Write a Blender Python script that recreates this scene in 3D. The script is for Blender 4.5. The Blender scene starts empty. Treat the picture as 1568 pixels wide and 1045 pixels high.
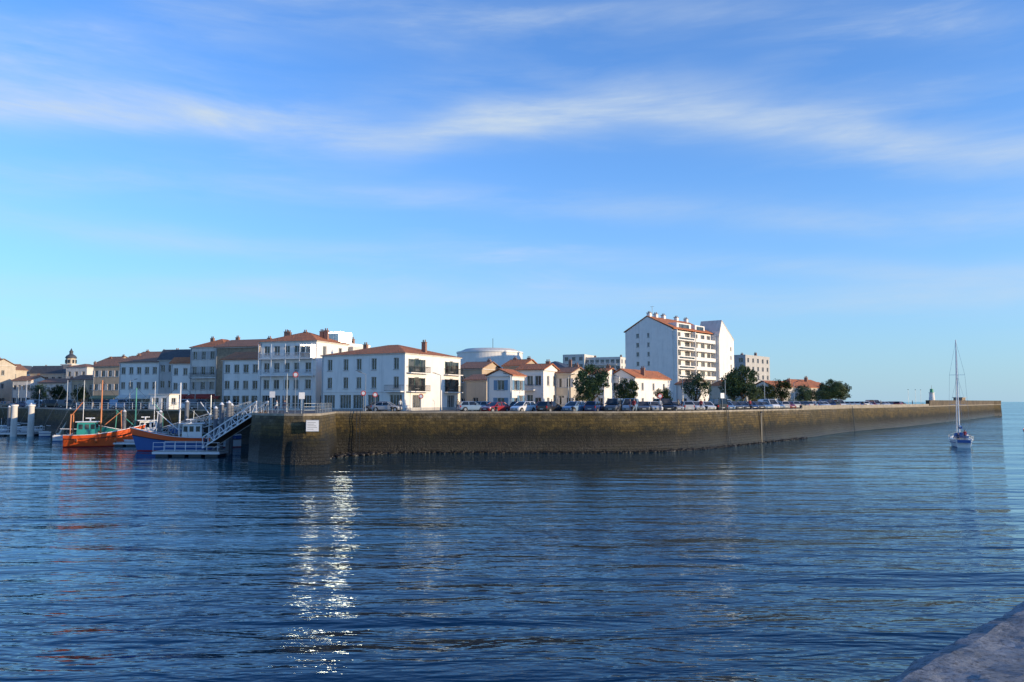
import bpy, bmesh, math, random
from mathutils import Vector, Matrix
from mathutils.geometry import tessellate_polygon
R=random.Random(7); rad=math.radians
F=1220.;HZ=615.;EYE=6.5;G=5.0
PITCH=math.atan((HZ-522.5)/F)
def X(b,Y): return (b-784)/F*Y
def Zh(e,Y): return EYE+Y*math.tan(math.atan((522.5-e)/F)+PITCH)
SC=bpy.context.scene
def link(o): SC.collection.objects.link(o); return o
# ---------------------------------------------------------------- materials
class NT:
    def __init__(s,nt): s.nt=nt; nt.nodes.clear()
    def n(s,t,**k):
        x=s.nt.nodes.new(t)
        for a,b in k.items(): setattr(x,a,b)
        return x
    def l(s,a,b): s.nt.links.new(a,b)
    def put(s,inp,v):
        if isinstance(v,bpy.types.NodeSocket): s.l(v,inp)
        else: inp.default_value=v
    def m(s,op,a,b=0.,c=None,clamp=False):
        x=s.n('ShaderNodeMath',operation=op,use_clamp=clamp)
        s.put(x.inputs[0],a); s.put(x.inputs[1],b)
        if c is not None: s.put(x.inputs[2],c)
        return x.outputs[0]
    def mix(s,f,a,b,bt='MIX'):
        x=s.n('ShaderNodeMix',data_type='RGBA',blend_type=bt)
        s.put(x.inputs[0],f); s.put(x.inputs[6],a); s.put(x.inputs[7],b); return x.outputs[2]
    def noise(s,vec,scale,det=4,rough=.55,sc=None,dist=0.,rot=None):
        if sc is not None or rot is not None:
            mp=s.n('ShaderNodeMapping'); s.l(vec,mp.inputs[0])
            if sc: mp.inputs['Scale'].default_value=sc
            if rot: mp.inputs['Rotation'].default_value=rot
            vec=mp.outputs[0]
        x=s.n('ShaderNodeTexNoise'); s.l(vec,x.inputs['Vector'])
        x.inputs['Scale'].default_value=scale;x.inputs['Detail'].default_value=det
        x.inputs['Roughness'].default_value=rough;x.inputs['Distortion'].default_value=dist
        return x.outputs['Fac']
    def ramp(s,f,st):
        x=s.n('ShaderNodeValToRGB'); s.l(f,x.inputs[0]); e=x.color_ramp.elements
        while len(e)<len(st): e.new(.5)
        for i,(p,c) in enumerate(st): e[i].position=p; e[i].color=(*c,1) if len(c)==3 else c
        return x.outputs[0]
    def rng(s,v,a,b,c=0.,d=1.):
        x=s.n('ShaderNodeMapRange'); s.l(v,x.inputs[0])
        for i,q in zip((1,2,3,4),(a,b,c,d)): x.inputs[i].default_value=q
        return x.outputs[0]
def c4(c,k=1.): return (c[0]*k,c[1]*k,c[2]*k,1)
def base(name):
    m=bpy.data.materials.new(name); m.use_nodes=True; t=NT(m.node_tree)
    o=t.n('ShaderNodeOutputMaterial'); b=t.n('ShaderNodeBsdfPrincipled'); t.l(b.outputs[0],o.inputs[0])
    return m,t,b
def mk(name,col,rough=.8,var=.15,scale=1.5,bump=0,bscale=12,metal=0,streak=0,coat=0):
    m,t,b=base(name); tc=t.n('ShaderNodeTexCoord').outputs['Object']
    f=t.rng(t.noise(tc,scale),.3,.7)
    c=t.mix(f,c4(col,1-var),c4(col,1+var))
    if streak:
        s=t.rng(t.noise(tc,1.2,5,.6,sc=(1,1,.12)),.52,.8)
        c=t.mix(t.m('MULTIPLY',s,streak),c,(.16,.14,.11,1))
    t.l(c,b.inputs['Base Color']); b.inputs['Roughness'].default_value=rough
    b.inputs['Metallic'].default_value=metal
    if coat: b.inputs['Coat Weight'].default_value=coat; b.inputs['Coat Roughness'].default_value=.05
    if bump:
        bp=t.n('ShaderNodeBump'); bp.inputs['Distance'].default_value=bump
        t.l(t.noise(tc,bscale,5),bp.inputs['Height']); t.l(bp.outputs[0],b.inputs['Normal'])
    return m
MW=mk('plaster_white',(.8,.75,.68),.85,.05,.6,.01,6,streak=.25)
MW2=mk('plaster_offwhite',(.65,.6,.53),.85,.08,.6,.01,6,streak=.4)
MB=mk('plaster_beige',(.55,.47,.36),.85,.1,.6,.01,6,streak=.4)
MO=mk('plaster_ochre',(.48,.36,.24),.85,.12,.6,.01,6,streak=.45)
MG=mk('plaster_grey',(.45,.43,.4),.85,.08,.6,.01,6,streak=.4)
MST=mk('rubble_stone',(.28,.21,.14),.9,.3,1.8,.05,3)
MCON=mk('concrete',(.4,.38,.35),.9,.15,.8,.01,9,streak=.4)
MSL=mk('slate',(.07,.075,.085),.55,.25,2.)
MZ=mk('zinc',(.3,.32,.34),.45,.1,1.)
MFR=mk('window_frame_paint',(.6,.6,.58),.5,.05)
MDK=mk('dark_metal',(.03,.033,.036),.4,.2)
MGR=mk('grey_metal',(.3,.32,.34),.4,.15,2,metal=.6)
MWM=mk('white_metal',(.7,.7,.7),.4,.06)
MRED=mk('red_paint',(.5,.03,.02),.4,.15)
MAWN=mk('awning_cloth',(.3,.03,.02),.9,.15)
MBL=mk('blue_shutter',(.12,.24,.36),.6,.1)
MGN=mk('green_shutter',(.05,.11,.09),.6,.1)
MBR=mk('brown_wood',(.1,.055,.03),.7,.3,3)
MRUB=mk('rubber',(.015,.015,.016),.8,.2)
MSK=mk('skin',(.42,.24,.16),.6,.08)
MHA=mk('hair',(.04,.025,.015),.7,.2)
MBRICK=mk('chimney_brick',(.3,.16,.11),.9,.3,4)
def tiles(name,c1,c2):
    m,t,b=base(name); tc=t.n('ShaderNodeTexCoord').outputs['Object']
    a=t.mix(t.rng(t.noise(tc,3.5,6,.7),.35,.65),c4(c1),c4(c2))
    a=t.mix(t.rng(t.noise(tc,.5,3),.45,.75,0,.5),a,(.17,.1,.06,1))
    t.l(a,b.inputs['Base Color']); b.inputs['Roughness'].default_value=.9
    w=t.n('ShaderNodeTexVoronoi'); w.inputs['Scale'].default_value=3.5; t.l(tc,w.inputs['Vector'])
    bp=t.n('ShaderNodeBump'); bp.inputs['Distance'].default_value=.12; t.l(w.outputs['Distance'],bp.inputs['Height']); t.l(bp.outputs[0],b.inputs['Normal'])
    return m
MT=tiles('terracotta_tiles',(.4,.12,.045),(.56,.2,.08))
MTB=tiles('old_tiles',(.24,.11,.07),(.34,.18,.11))
def glass(name='window_glass',r=.06,ior=1.6,metal=0):
    m,t,b=base(name); tc=t.n('ShaderNodeTexCoord').outputs['Object']
    c=t.mix(t.rng(t.noise(tc,.45,2),.45,.6),(.012,.016,.02,1),(.09,.085,.075,1))
    if metal: c=t.mix(t.rng(t.noise(tc,.45,2),.45,.6),(.7,.7,.68,1),(.8,.8,.78,1))
    t.l(c,b.inputs['Base Color']); b.inputs['Roughness'].default_value=r; b.inputs['IOR'].default_value=ior;b.inputs['Metallic'].default_value=metal
    return m
MGL=glass()
def paint(name,c,r=.3): return mk(name,c,r,.04,2,coat=.6)
# ---------------------------------------------------------------- mesh helpers
class Part:
    def __init__(s,mat): s.v=[];s.f=[];s.mat=mat;s.smooth=False
    def face(s,pts):
        i=len(s.v); s.v+= [tuple(p) for p in pts]; s.f.append(tuple(range(i,i+len(pts))))
    def hexa(s,p):
        i=len(s.v); s.v+=[tuple(q) for q in p]
        for f in ((0,3,2,1),(4,5,6,7),(0,1,5,4),(1,2,6,5),(2,3,7,6),(3,0,4,7)): s.f.append(tuple(i+k for k in f))
    def box(s,x0,x1,y0,y1,z0,z1):
        s.hexa([(x0,y0,z0),(x1,y0,z0),(x1,y1,z0),(x0,y1,z0),(x0,y0,z1),(x1,y0,z1),(x1,y1,z1),(x0,y1,z1)])
    def cyl(s,p0,p1,r0,r1=None,n=8,cap=True):
        r1=r0 if r1 is None else r1
        p0=Vector(p0);p1=Vector(p1);d=(p1-p0).normalized()
        a=d.orthogonal().normalized();b=d.cross(a);i=len(s.v)
        for p,r in((p0,r0),(p1,r1)):
            for k in range(n):
                t=2*math.pi*k/n; s.v.append(tuple(p+a*r*math.cos(t)+b*r*math.sin(t)))
        for k in range(n): s.f.append((i+k,i+(k+1)%n,i+n+(k+1)%n,i+n+k))
        if cap: s.f.append(tuple(i+k for k in range(n))[::-1]); s.f.append(tuple(i+n+k for k in range(n)))
    def beam(s,p0,p1,w,h=None):
        h=w if h is None else h
        p0=Vector(p0);p1=Vector(p1);d=(p1-p0).normalized()
        a=d.cross(Vector((0,0,1)))
        a=Vector((1,0,0)) if a.length<1e-3 else a.normalized()
        b=a.cross(d).normalized(); a=a*w/2;b=b*h/2
        s.hexa([p0-a-b,p0+a-b,p0+a+b,p0-a+b,p1-a-b,p1+a-b,p1+a+b,p1-a+b])
    def loft(s,secs,cap=True):
        i=len(s.v);n=len(secs[0])
        for q in secs: s.v+=[tuple(p) for p in q]
        for k in range(len(secs)-1):
            for j in range(n): 
                a=i+k*n+j;b=i+k*n+(j+1)%n; s.f.append((a,b,b+n,a+n))
        if cap: s.f.append(tuple(i+j for j in range(n))[::-1]); s.f.append(tuple(i+(len(secs)-1)*n+j for j in range(n)))
    def mesh(s,name):
        me=bpy.data.meshes.new(name); me.from_pydata(s.v,[],s.f); me.materials.append(s.mat)
        bm=bmesh.new(); bm.from_mesh(me); bmesh.ops.recalc_face_normals(bm,faces=bm.faces) if s.smooth!='raw' else None
        bm.to_mesh(me); bm.free()
        if s.smooth is True:
            for p in me.polygons: p.use_smooth=True
        return me
class Thing:
    def __init__(s,name): s.name=name; s.parts={}; s.me=None
    def p(s,part,mat):
        if part not in s.parts: s.parts[part]=Part(mat)
        return s.parts[part]
    def place(s,loc=(0,0,0),rot=0,scale=1,over=None,name=None):
        if s.me is None: s.me={k:p.mesh(k) for k,p in s.parts.items() if p.f}
        e=link(bpy.data.objects.new(name or s.name,None)); e.location=loc; e.rotation_euler=(0,0,rot); e.scale=(scale,)*3
        e.empty_display_size=.2
        for k,me in s.me.items():
            o=link(bpy.data.objects.new(k,me)); o.parent=e
            if over and k in over:
                o.material_slots[0].link='OBJECT'; o.material_slots[0].material=over[k]
        return e
# ---------------------------------------------------------------- buildings
class Fac:
    """facade frame: a->b left to right seen from outside"""
    def __init__(s,T,a,b):
        s.T=T;s.a=Vector(a);d=Vector(b)-s.a;s.L=d.length;s.d=d.normalized();s.n=Vector((s.d.y,-s.d.x))
    def pt(s,u,o,z): q=s.a+s.d*u+s.n*o; return (q.x,q.y,z)
    def box(s,part,mat,u0,u1,o0,o1,z0,z1):
        P=s.pt; s.T.p(part,mat).hexa([P(u0,o1,z0),P(u1,o1,z0),P(u1,o0,z0),P(u0,o0,z0),P(u0,o1,z1),P(u1,o1,z1),P(u1,o0,z1),P(u0,o0,z1)])
    def wall(s,mat,z0,z1,wins,frame=MFR,dep=.2,part='walls',sill=True,mull=True):
        W=s.T.p(part,mat); us=sorted({0.,s.L}|{w[0] for w in wins}|{w[1] for w in wins}); zs=sorted({z0,z1}|{w[2] for w in wins}|{w[3] for w in wins})
        P=s.pt
        for i in range(len(us)-1):
            for j in range(len(zs)-1):
                uc=(us[i]+us[i+1])/2;zc=(zs[j]+zs[j+1])/2
                if any(w[0]<uc<w[1] and w[2]<zc<w[3] for w in wins): continue
                W.face([P(us[i],0,zs[j]),P(us[i+1],0,zs[j]),P(us[i+1],0,zs[j+1]),P(us[i],0,zs[j+1])])
        GL=s.T.p('window_glass',MGL)
        for (a,b,c,d) in wins:
            W.face([P(a,0,c),P(a,0,d),P(a,-dep,d),P(a,-dep,c)]);W.face([P(b,0,c),P(b,-dep,c),P(b,-dep,d),P(b,0,d)])
            W.face([P(a,0,d),P(b,0,d),P(b,-dep,d),P(a,-dep,d)]);W.face([P(a,0,c),P(a,-dep,c),P(b,-dep,c),P(b,0,c)])
            GL.face([P(a,-dep,c),P(b,-dep,c),P(b,-dep,d),P(a,-dep,d)])
            t=.07;f='window_frames'
            s.box(f,frame,a,a+t,-dep+.003,-dep+.06,c,d);s.box(f,frame,b-t,b,-dep+.003,-dep+.06,c,d)
            s.box(f,frame,a+t,b-t,-dep+.003,-dep+.06,c,c+t);s.box(f,frame,a+t,b-t,-dep+.003,-dep+.06,d-t,d)
            if mull:
                n=max(1,round((b-a)/.6)-1)
                for k in range(n):
                    m=a+(b-a)*(k+1)/(n+1); s.box(f,frame,m-.035,m+.035,-dep+.003,-dep+.055,c+t,d-t)
            if sill and c>z0+.3: s.box('sills',MCON,a-.08,b+.08,.002,.09,c-.1,c-.002)
    def shutters(s,mat,a,b,c,d):
        w=(b-a)/2
        s.box('shutters',mat,a-w-.03,a-.03,.004,.05,c,d); s.box('shutters',mat,b+.03,b+w+.03,.004,.05,c,d)
    def awning(s,u0,u1,z,mat=MAWN,dep=1.6):
        P=s.pt;q=[P(u0,.01,z),P(u1,.01,z),P(u1,dep,z-.7),P(u0,dep,z-.7)];s.T.p('awning',mat).hexa(q+[(a,b,c+.05) for a,b,c in q]);s.box('awning',mat,u0,u1,dep-.01,dep+.02,z-.95,z-.7)
    def balcony(s,u0,u1,z,dep=1.,rail=MDK,slab=MW,solid=False,h=1.):
        s.box('balconies',slab,u0,u1,.003,dep,z-.16,z)
        if solid: 
            s.box('balconies',slab,u0,u1,dep-.1,dep,z,z+h);return
        r='railings'
        s.box(r,rail,u0,u1,dep-.05,dep,z+h-.05,z+h); s.box(r,rail,u0,u1,dep-.05,dep,z+.08,z+.12)
        for u in(u0,u1-.05): s.box(r,rail,u,u+.05,.003,dep,z+h-.05,z+h)
        n=int((u1-u0)/.16)
        for k in range(n+1):
            u=u0+(u1-u0-.03)*k/n; s.box(r,rail,u,u+.025,dep-.04,dep-.01,z,z+h-.05)
def dims(bl,bc,br,Y,a):
    cx=X(bc,Y);l=(bl-784)/F;r=(br-784)/F
    wA=(cx-l*Y)/(math.cos(a)+l*math.sin(a))
    wB=(r*Y-cx)/(math.sin(a)-r*math.cos(a)) if br>bc else 8
    return cx,wA,wB
def roof_on(T,x0,x1,y0,y1,H,rt,rh,wall,roof):
    o=.35
    if rt=='flat':
        T.p('parapet',wall).box(x0-.05,x1+.05,y0-.05,y1+.05,H+.002,H+.35); T.p('roof',MZ).box(x0+.2,x1-.2,y0+.2,y1-.2,H+.352,H+.4); return H+.4
    T.p('cornice',MW2).box(x0-.22,x1+.22,y0-.22,y1+.22,H+.002,H+.16)
    z=H+.165;Rf=T.p('roof',roof);X0,X1,Y0,Y1=x0-o,x1+o,y0-o,y1+o
    if rt in('hip','mansard'):
        w=X1-X0;d=Y1-Y0;m=min(w,d)/2
        if w>=d: r0,r1=(X0+m*.9,(Y0+Y1)/2,z+rh),(X1-m*.9,(Y0+Y1)/2,z+rh)
        else: r0,r1=((X0+X1)/2,Y0+m*.9,z+rh),((X0+X1)/2,Y1-m*.9,z+rh)
        A,B,C,D=(X0,Y0,z),(X1,Y0,z),(X1,Y1,z),(X0,Y1,z)
        if rt=='mansard':
            k=.9;A2,B2,C2,D2=(X0+k,Y0+k,z+rh),(X1-k,Y0+k,z+rh),(X1-k,Y1-k,z+rh),(X0+k,Y1-k,z+rh)
            for q in((A,B,B2,A2),(B,C,C2,B2),(C,D,D2,C2),(D,A,A2,D2),(A2,B2,C2,D2)): Rf.face(q)
        elif w>=d:
            for q in((A,B,r1,r0),(C,D,r0,r1),(B,C,r1),(D,A,r0)): Rf.face(q)
        else:
            for q in((A,B,r0),(B,C,r1,r0),(C,D,r1),(D,A,r0,r1)): Rf.face(q)
        Rf.face((D,C,B,A))
    elif rt=='gx':
        ym=(y0+y1)/2;W=T.p('gables',wall)
        for x in(x0,x1): W.face([(x,y0,H+.16),(x,y1,H+.16),(x,ym,z+rh-.1)])
        for ya,s_ in((Y0,1),(Y1,-1)):
            q=[(X0,ya,z-.03),(X1,ya,z-.03),(X1,ym,z+rh),(X0,ym,z+rh)]
            Rf.hexa(q+[(a,b,c+.16) for a,b,c in q])
    else:
        xm=(x0+x1)/2;W=T.p('gables',wall)
        for y in(y0,y1): W.face([(x0,y,H+.16),(x1,y,H+.16),(xm,y,z+rh-.1)])
        for xa in(X0,X1):
            q=[(xa,Y0,z-.03),(xa,Y1,z-.03),(xm,Y1,z+rh),(xm,Y0,z+rh)]
            Rf.hexa(q+[(a,b,c+.16) for a,b,c in q])
    return z+rh
def chimney(T,x,y,z,h=1.2,w=.9,d=.5,mat=MBRICK):
    c=T.p('chimneys',mat); c.box(x-w/2,x+w/2,y-d/2,y+d/2,z-1.5,z+h); c.box(x-w/2-.06,x+w/2+.06,y-d/2-.06,y+d/2+.06,z+h+.002,z+h+.1)
    for k in(-.25,.25): T.p('chimney_pots',MTB).cyl((x+k*w,y,z+h+.1),(x+k*w,y,z+h+.5),.12,.1,8)
def house(name,bl,bc,br,Y,ang,eave,ns,ca,cb,wall=MW,roof=MT,rt='hip',rh=1.6,ww=1.,wh=1.5,shut=None,wB=None,ground='door',chim=1,balA=(),balB=(),rail=MDK,z0=G,frame=MFR,done=True,awn=None):
    a=rad(ang);cx,wa,wb=dims(bl,bc,br,Y,a)
    if wB: wb=wB
    H=Zh(eave,Y); T=Thing(name);T.dim=(wa,wb,H)
    FA=Fac(T,(-wa,0),(0,0));FB=Fac(T,(0,0),(0,wb)); T.FA=FA;T.FB=FB
    sh=(H-z0)/ns; wh=min(wh,sh*.66)
    for fc,cols in((FA,ca),(FB,cb)):
        n=cols if isinstance(cols,int) else len(cols)
        fr=[(k+.5)/n for k in range(n)] if isinstance(cols,int) else cols
        wins=[]
        for s in range(ns):
            for i,f in enumerate(fr):
                u=f*fc.L; zb=z0+s*sh
                if s==0:
                    if ground=='shop': w_,c,d=min(2.4,fc.L/n*.75),zb+.3,zb+min(2.6,sh*.85)
                    elif i%2==0: w_,c,d=ww*1.05,zb+.02,zb+min(2.2,sh*.75)
                    else: w_,c,d=ww,zb+.9,zb+.9+min(wh,sh-1.2)
                else: w_,c,d=ww,zb+(sh-wh)*.5,zb+(sh-wh)*.5+wh
                wins.append((u-w_/2,u+w_/2,c,d))
                if shut and (s>0 or ground!='shop'): fc.shutters(shut,u-w_/2,u+w_/2,c,d)
        fc.wall(wall,z0-.3,H,wins,frame=frame)
    Wp=T.p('walls',wall); Wp.face([(0,wb,z0-.3),(-wa,wb,z0-.3),(-wa,wb,H),(0,wb,H)]);Wp.face([(-wa,wb,z0-.3),(-wa,0,z0-.3),(-wa,0,H),(-wa,wb,H)])
    if awn: FA.awning(.3,wa-.3,z0+3.,awn)
    for fc,bl_ in((FA,balA),(FB,balB)):
        for (s,f0,f1) in bl_: fc.balcony(f0*fc.L,f1*fc.L,z0+s*sh+.1,.9,rail)
    zt=roof_on(T,-wa,0,0,wb,H,rt,rh,wall,roof)
    for k in range(chim):
        chimney(T,-wa*(.12 if k==0 else .85 if k==1 else .5),wb*(.5 if rt!='gy' else .3),zt-.3*rh if rt!='flat' else zt,.8,.8)
    FA.box('downpipe',MZ,.15,.25,.01,.1,z0,H)
    T.loc=(cx,Y,0);T.rot=-a
    if done: T.place(T.loc,T.rot)
    return T
T=house('white_quay_house',493,620,705,129,28,542,3,[.1,.3,.46,.64,.9],[.2,.82],MW,MT,'hip',2.1,1.05,1.9,chim=2,ground='shop',balA=[(1,.8,.99)],balB=[(2,.03,.36),(1,.03,.36),(2,.68,.97),(1,.68,.97)],done=False)
wa,wb,H=T.dim
for k in range(2):
    z=G+ (k+1)*(H-G)/3+.1
    T.FB.box('loggia_glass',MGL,wb*.06,wb*.34,.012,.03,z+.02,z+2.2); T.FB.box('loggia_glass',MGL,wb*.7,wb*.96,.012,.03,z+.02,z+2.2)
    for u in(.06,.155,.25,.335,.7,.79,.87,.955): T.FB.box('loggia_frames',MGN,wb*u-.05,wb*u+.05,.032,.07,z,z+2.25)
T.FA.box('string_course',MW2,0,wa,.003,.05,G+(H-G)/3-.1,G+(H-G)/3)
T.FB.box('plinth',MG,0,wb,.003,.04,G,G+.5);T.FA.box('plinth',MG,0,wa-.3,.003,.04,G,G+.25)
T.place(T.loc,T.rot)
SUN_EL=9.5
MGLS=glass('glint_mirror_glass',.22,1.6,.9)  # mirror-like glass for the added panes that reflect the sun onto the water
T=house('balconied_hotel',398,484,492,141,18,523,4,[.12,.3,.48,.66,.86],2,MW,MT,'hip',2.,1.2,1.7,ground='shop',chim=2,balA=[(3,.02,.98),(2,.02,.98)],rail=MWM,wB=11,done=False)
wa,wb,H=T.dim
for u in(.02,.25,.5,.75,.98): T.FA.box('balcony_posts',MWM,wa*u-.05,wa*u+.05,.82,.9,G,G+(H-G)*.97)
for f in(.2,.5,.8): chimney(T,-wa*f,wb*.5,H+1.6,.6,.7)
# mirror panes added to the terraces, angled to throw sun glint on the water
def glint_panes(T,deg,xs,y,z,h=2.2):
    nx,ny=.66,-.751;c_,s_=math.cos(rad(deg)),math.sin(rad(deg))
    nl=Vector((nx*c_-ny*s_,nx*s_+ny*c_,0));dl=Vector((-nl.y,nl.x,0))
    for x in xs:
        c=Vector((x,y,0));a=Vector((0,0,z));b=Vector((0,0,z+h))
        T.p('glint_pane',MGLS).hexa([c-dl*.42+a,c+dl*.42+a,c+dl*.42-nl*.02+a,c-dl*.42-nl*.02+a,c-dl*.42+b,c+dl*.42+b,c+dl*.42-nl*.02+b,c-dl*.42-nl*.02+b])
        for s in(-.45,.45):T.p('glint_pane_frame',MFR).beam(c+dl*s+a,c+dl*s+b,.06)
glint_panes(T,18,(-.45,-1.5,-2.55),-.45,G+3*(H-G)/4+.15,2.3)
T.place(T.loc,T.rot)
T=house('stepped_white_house',478,520,552,150,24,527,4,3,2,MW,MT,'flat',1,1.1,1.5,chim=1,wB=10,done=False)
glint_panes(T,24,[-.4-1.05*k for k in range(5)],.8,T.dim[2]+.35,2.)
glint_panes(T,24,[-.4],2.2,T.dim[2]+.35,2.);glint_panes(T,24,[-.4],3.6,T.dim[2]+.35,2.)
T.place(T.loc,T.rot)
house('white_annex',500,540,560,152,24,534,3,2,1,MW2,MT,'flat',1,1.,1.5,chim=0,wB=8)
house('white_townhouse',341,398,401,150,14,552,3,4,1,MW,MT,'gx',1.6,1.1,1.6,ground='shop',chim=1,wB=9,shut=None)
house('rubble_gable_house',330,396,404,162,20,532,3,0,0,MST,MTB,'gx',1.8,chim=1,wB=10)
house('beige_townhouse',291,345,352,166,20,532,4,4,1,MW2,MT,'hip',2.,1.1,1.7,shut=MG,ground='shop',chim=2,balA=[(2,.05,.95)],wB=10,awn=MAWN)
house('grey_mansard_house',243,292,296,174,14,552,3,4,1,MG,MSL,'mansard',2.3,1.1,1.6,ground='shop',chim=2,wB=9,awn=MAWN)
house('white_townhouse',262,291,294,171,10,558,3,2,1,MW,MT,'gx',1.3,1.,1.5,ground='shop',chim=1,wB=3,awn=MAWN)
house('long_white_house',183,243,246,182,12,556,3,5,1,MW,MTB,'gx',1.7,1.1,1.6,ground='shop',chim=2,wB=9,awn=MW2)
house('ochre_townhouse',143,184,188,205,14,562,3,4,1,MO,MTB,'gx',2.2,1.1,1.6,ground='shop',chim=2,wB=9,shut=MW2,awn=MGN)
house('ochre_townhouse',150,172,186,230,20,556,4,2,2,MB,MTB,'gx',1.8,1.1,1.6,chim=1,wB=9)
house('white_civic_building',101,133,140,255,14,563,3,3,1,MW2,MTB,'hip',1.2,1.1,1.6,chim=1,wB=9)
house('slate_roofed_building',46,97,101,262,8,573,3,5,1,MB,MSL,'mansard',2.6,1.2,1.7,chim=2,wB=10)
house('white_townhouse',2,22,28,270,16,572,3,2,1,MW2,MSL,'gy',2.6,1.1,1.6,chim=1,wB=9)
house('beige_townhouse',-20,4,8,255,16,567,3,2,1,MB,MTB,'gy',2.,1.1,1.6,chim=1,wB=9)
house('low_beige_house',20,48,52,240,8,584,2,4,1,MW2,MTB,'gx',1.4,1.,1.4,ground='shop',chim=1,wB=8)
house('low_white_house',60,101,106,236,8,588,2,4,1,MW2,MTB,'gx',1.4,1.,1.4,ground='shop',chim=1,wB=8)
house('low_ochre_house',110,146,150,224,10,583,2,3,1,MO,MTB,'gx',1.4,1.,1.4,ground='shop',chim=1,wB=8)
house('ochre_townhouse',205,240,244,215,12,549,4,3,1,MB,MTB,'gx',1.8,1.,1.5,chim=2,wB=8)
for b,yy,e in((-70,240,560),(-130,225,556),(-200,215,550)): house('beige_townhouse',b,b+55,b+60,yy,14,e,3,4,1,R.choice((MW,MB,MW2)),MTB,'gx',2,1.1,1.6,ground='shop',chim=1,wB=9)
house('ochre_cottage',700,738,752,168,24,566,2,2,1,MO,MTB,'gx',1.6,1.,1.4,chim=1,wB=10)
house('beige_cottage',712,745,760,143,24,584,1,1,1,MB,MTB,'gx',1.1,1.,1.3,chim=0,wB=8)
house('white_cottage',746,784,803,134,27,577,2,[.55],[.3,.7],MW,MT,'gy',1.1,1.3,1.7,shut=MBL,chim=0)
house('ochre_cottage',770,800,812,172,24,562,2,2,1,MO,MT,'gx',1.6,1.,1.4,chim=2,wB=10)
house('white_townhouse',791,832,845,146,24,568,2,[.2,.5,.8],[.3,.7],MW,MT,'gx',1.2,1.2,1.8,chim=1,wB=8,balA=[(1,.3,.7)])
house('beige_townhouse',842,874,892,150,28,573,2,[.2,.55,.85],[.3,.7],MB,MTB,'gx',1.2,1.1,1.7,chim=1,wB=8,shut=MW2)
house('slate_hall',812,868,885,215,25,566,3,5,2,MG,MSL,'hip',2.4,1.1,1.5,chim=1,wB=12)
house('white_cottage',888,925,944,158,28,574,2,3,2,MW,MT,'gx',1.2,1.,1.5,chim=1,wB=8)
house('white_gabled_house',930,972,1026,160,32,580,2,[.3,.7],[.2,.5,.8],MW,MT,'gy',1.8,1.1,1.5,chim=1)
house('white_cottage',1035,1060,1085,178,36,590,1,1,2,MW,MT,'gx',1.2,1.,1.3,chim=1,wB=9)
house('apartment_building',862,895,905,330,25,544,7,3,3,MW2,MZ,'flat',1,1.6,1.6,chim=0,wB=14)
house('apartment_building',895,950,962,325,25,548,7,7,3,MW2,MZ,'flat',1,1.6,1.6,chim=2,wB=14,balA=[(k,.1,.9) for k in range(2,7)],rail=MWM)
house('grey_apartment_building',1113,1142,1165,262,40,545,6,2,5,MG,MZ,'flat',1,1.5,1.5,chim=2,wB=20)
house('low_tiled_house',1150,1185,1262,192,50,594,1,3,6,MW2,MT,'gy',1.5,1.1,1.3,chim=1,wB=26)
house('low_tiled_house',1185,1212,1250,205,50,590,1,2,3,MW,MT,'hip',1.5,1.1,1.3,chim=1,wB=16)
house('ochre_cottage',1085,1110,1130,200,40,592,1,2,2,MB,MT,'hip',1.5,1.1,1.3,chim=1,wB=12)
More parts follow.
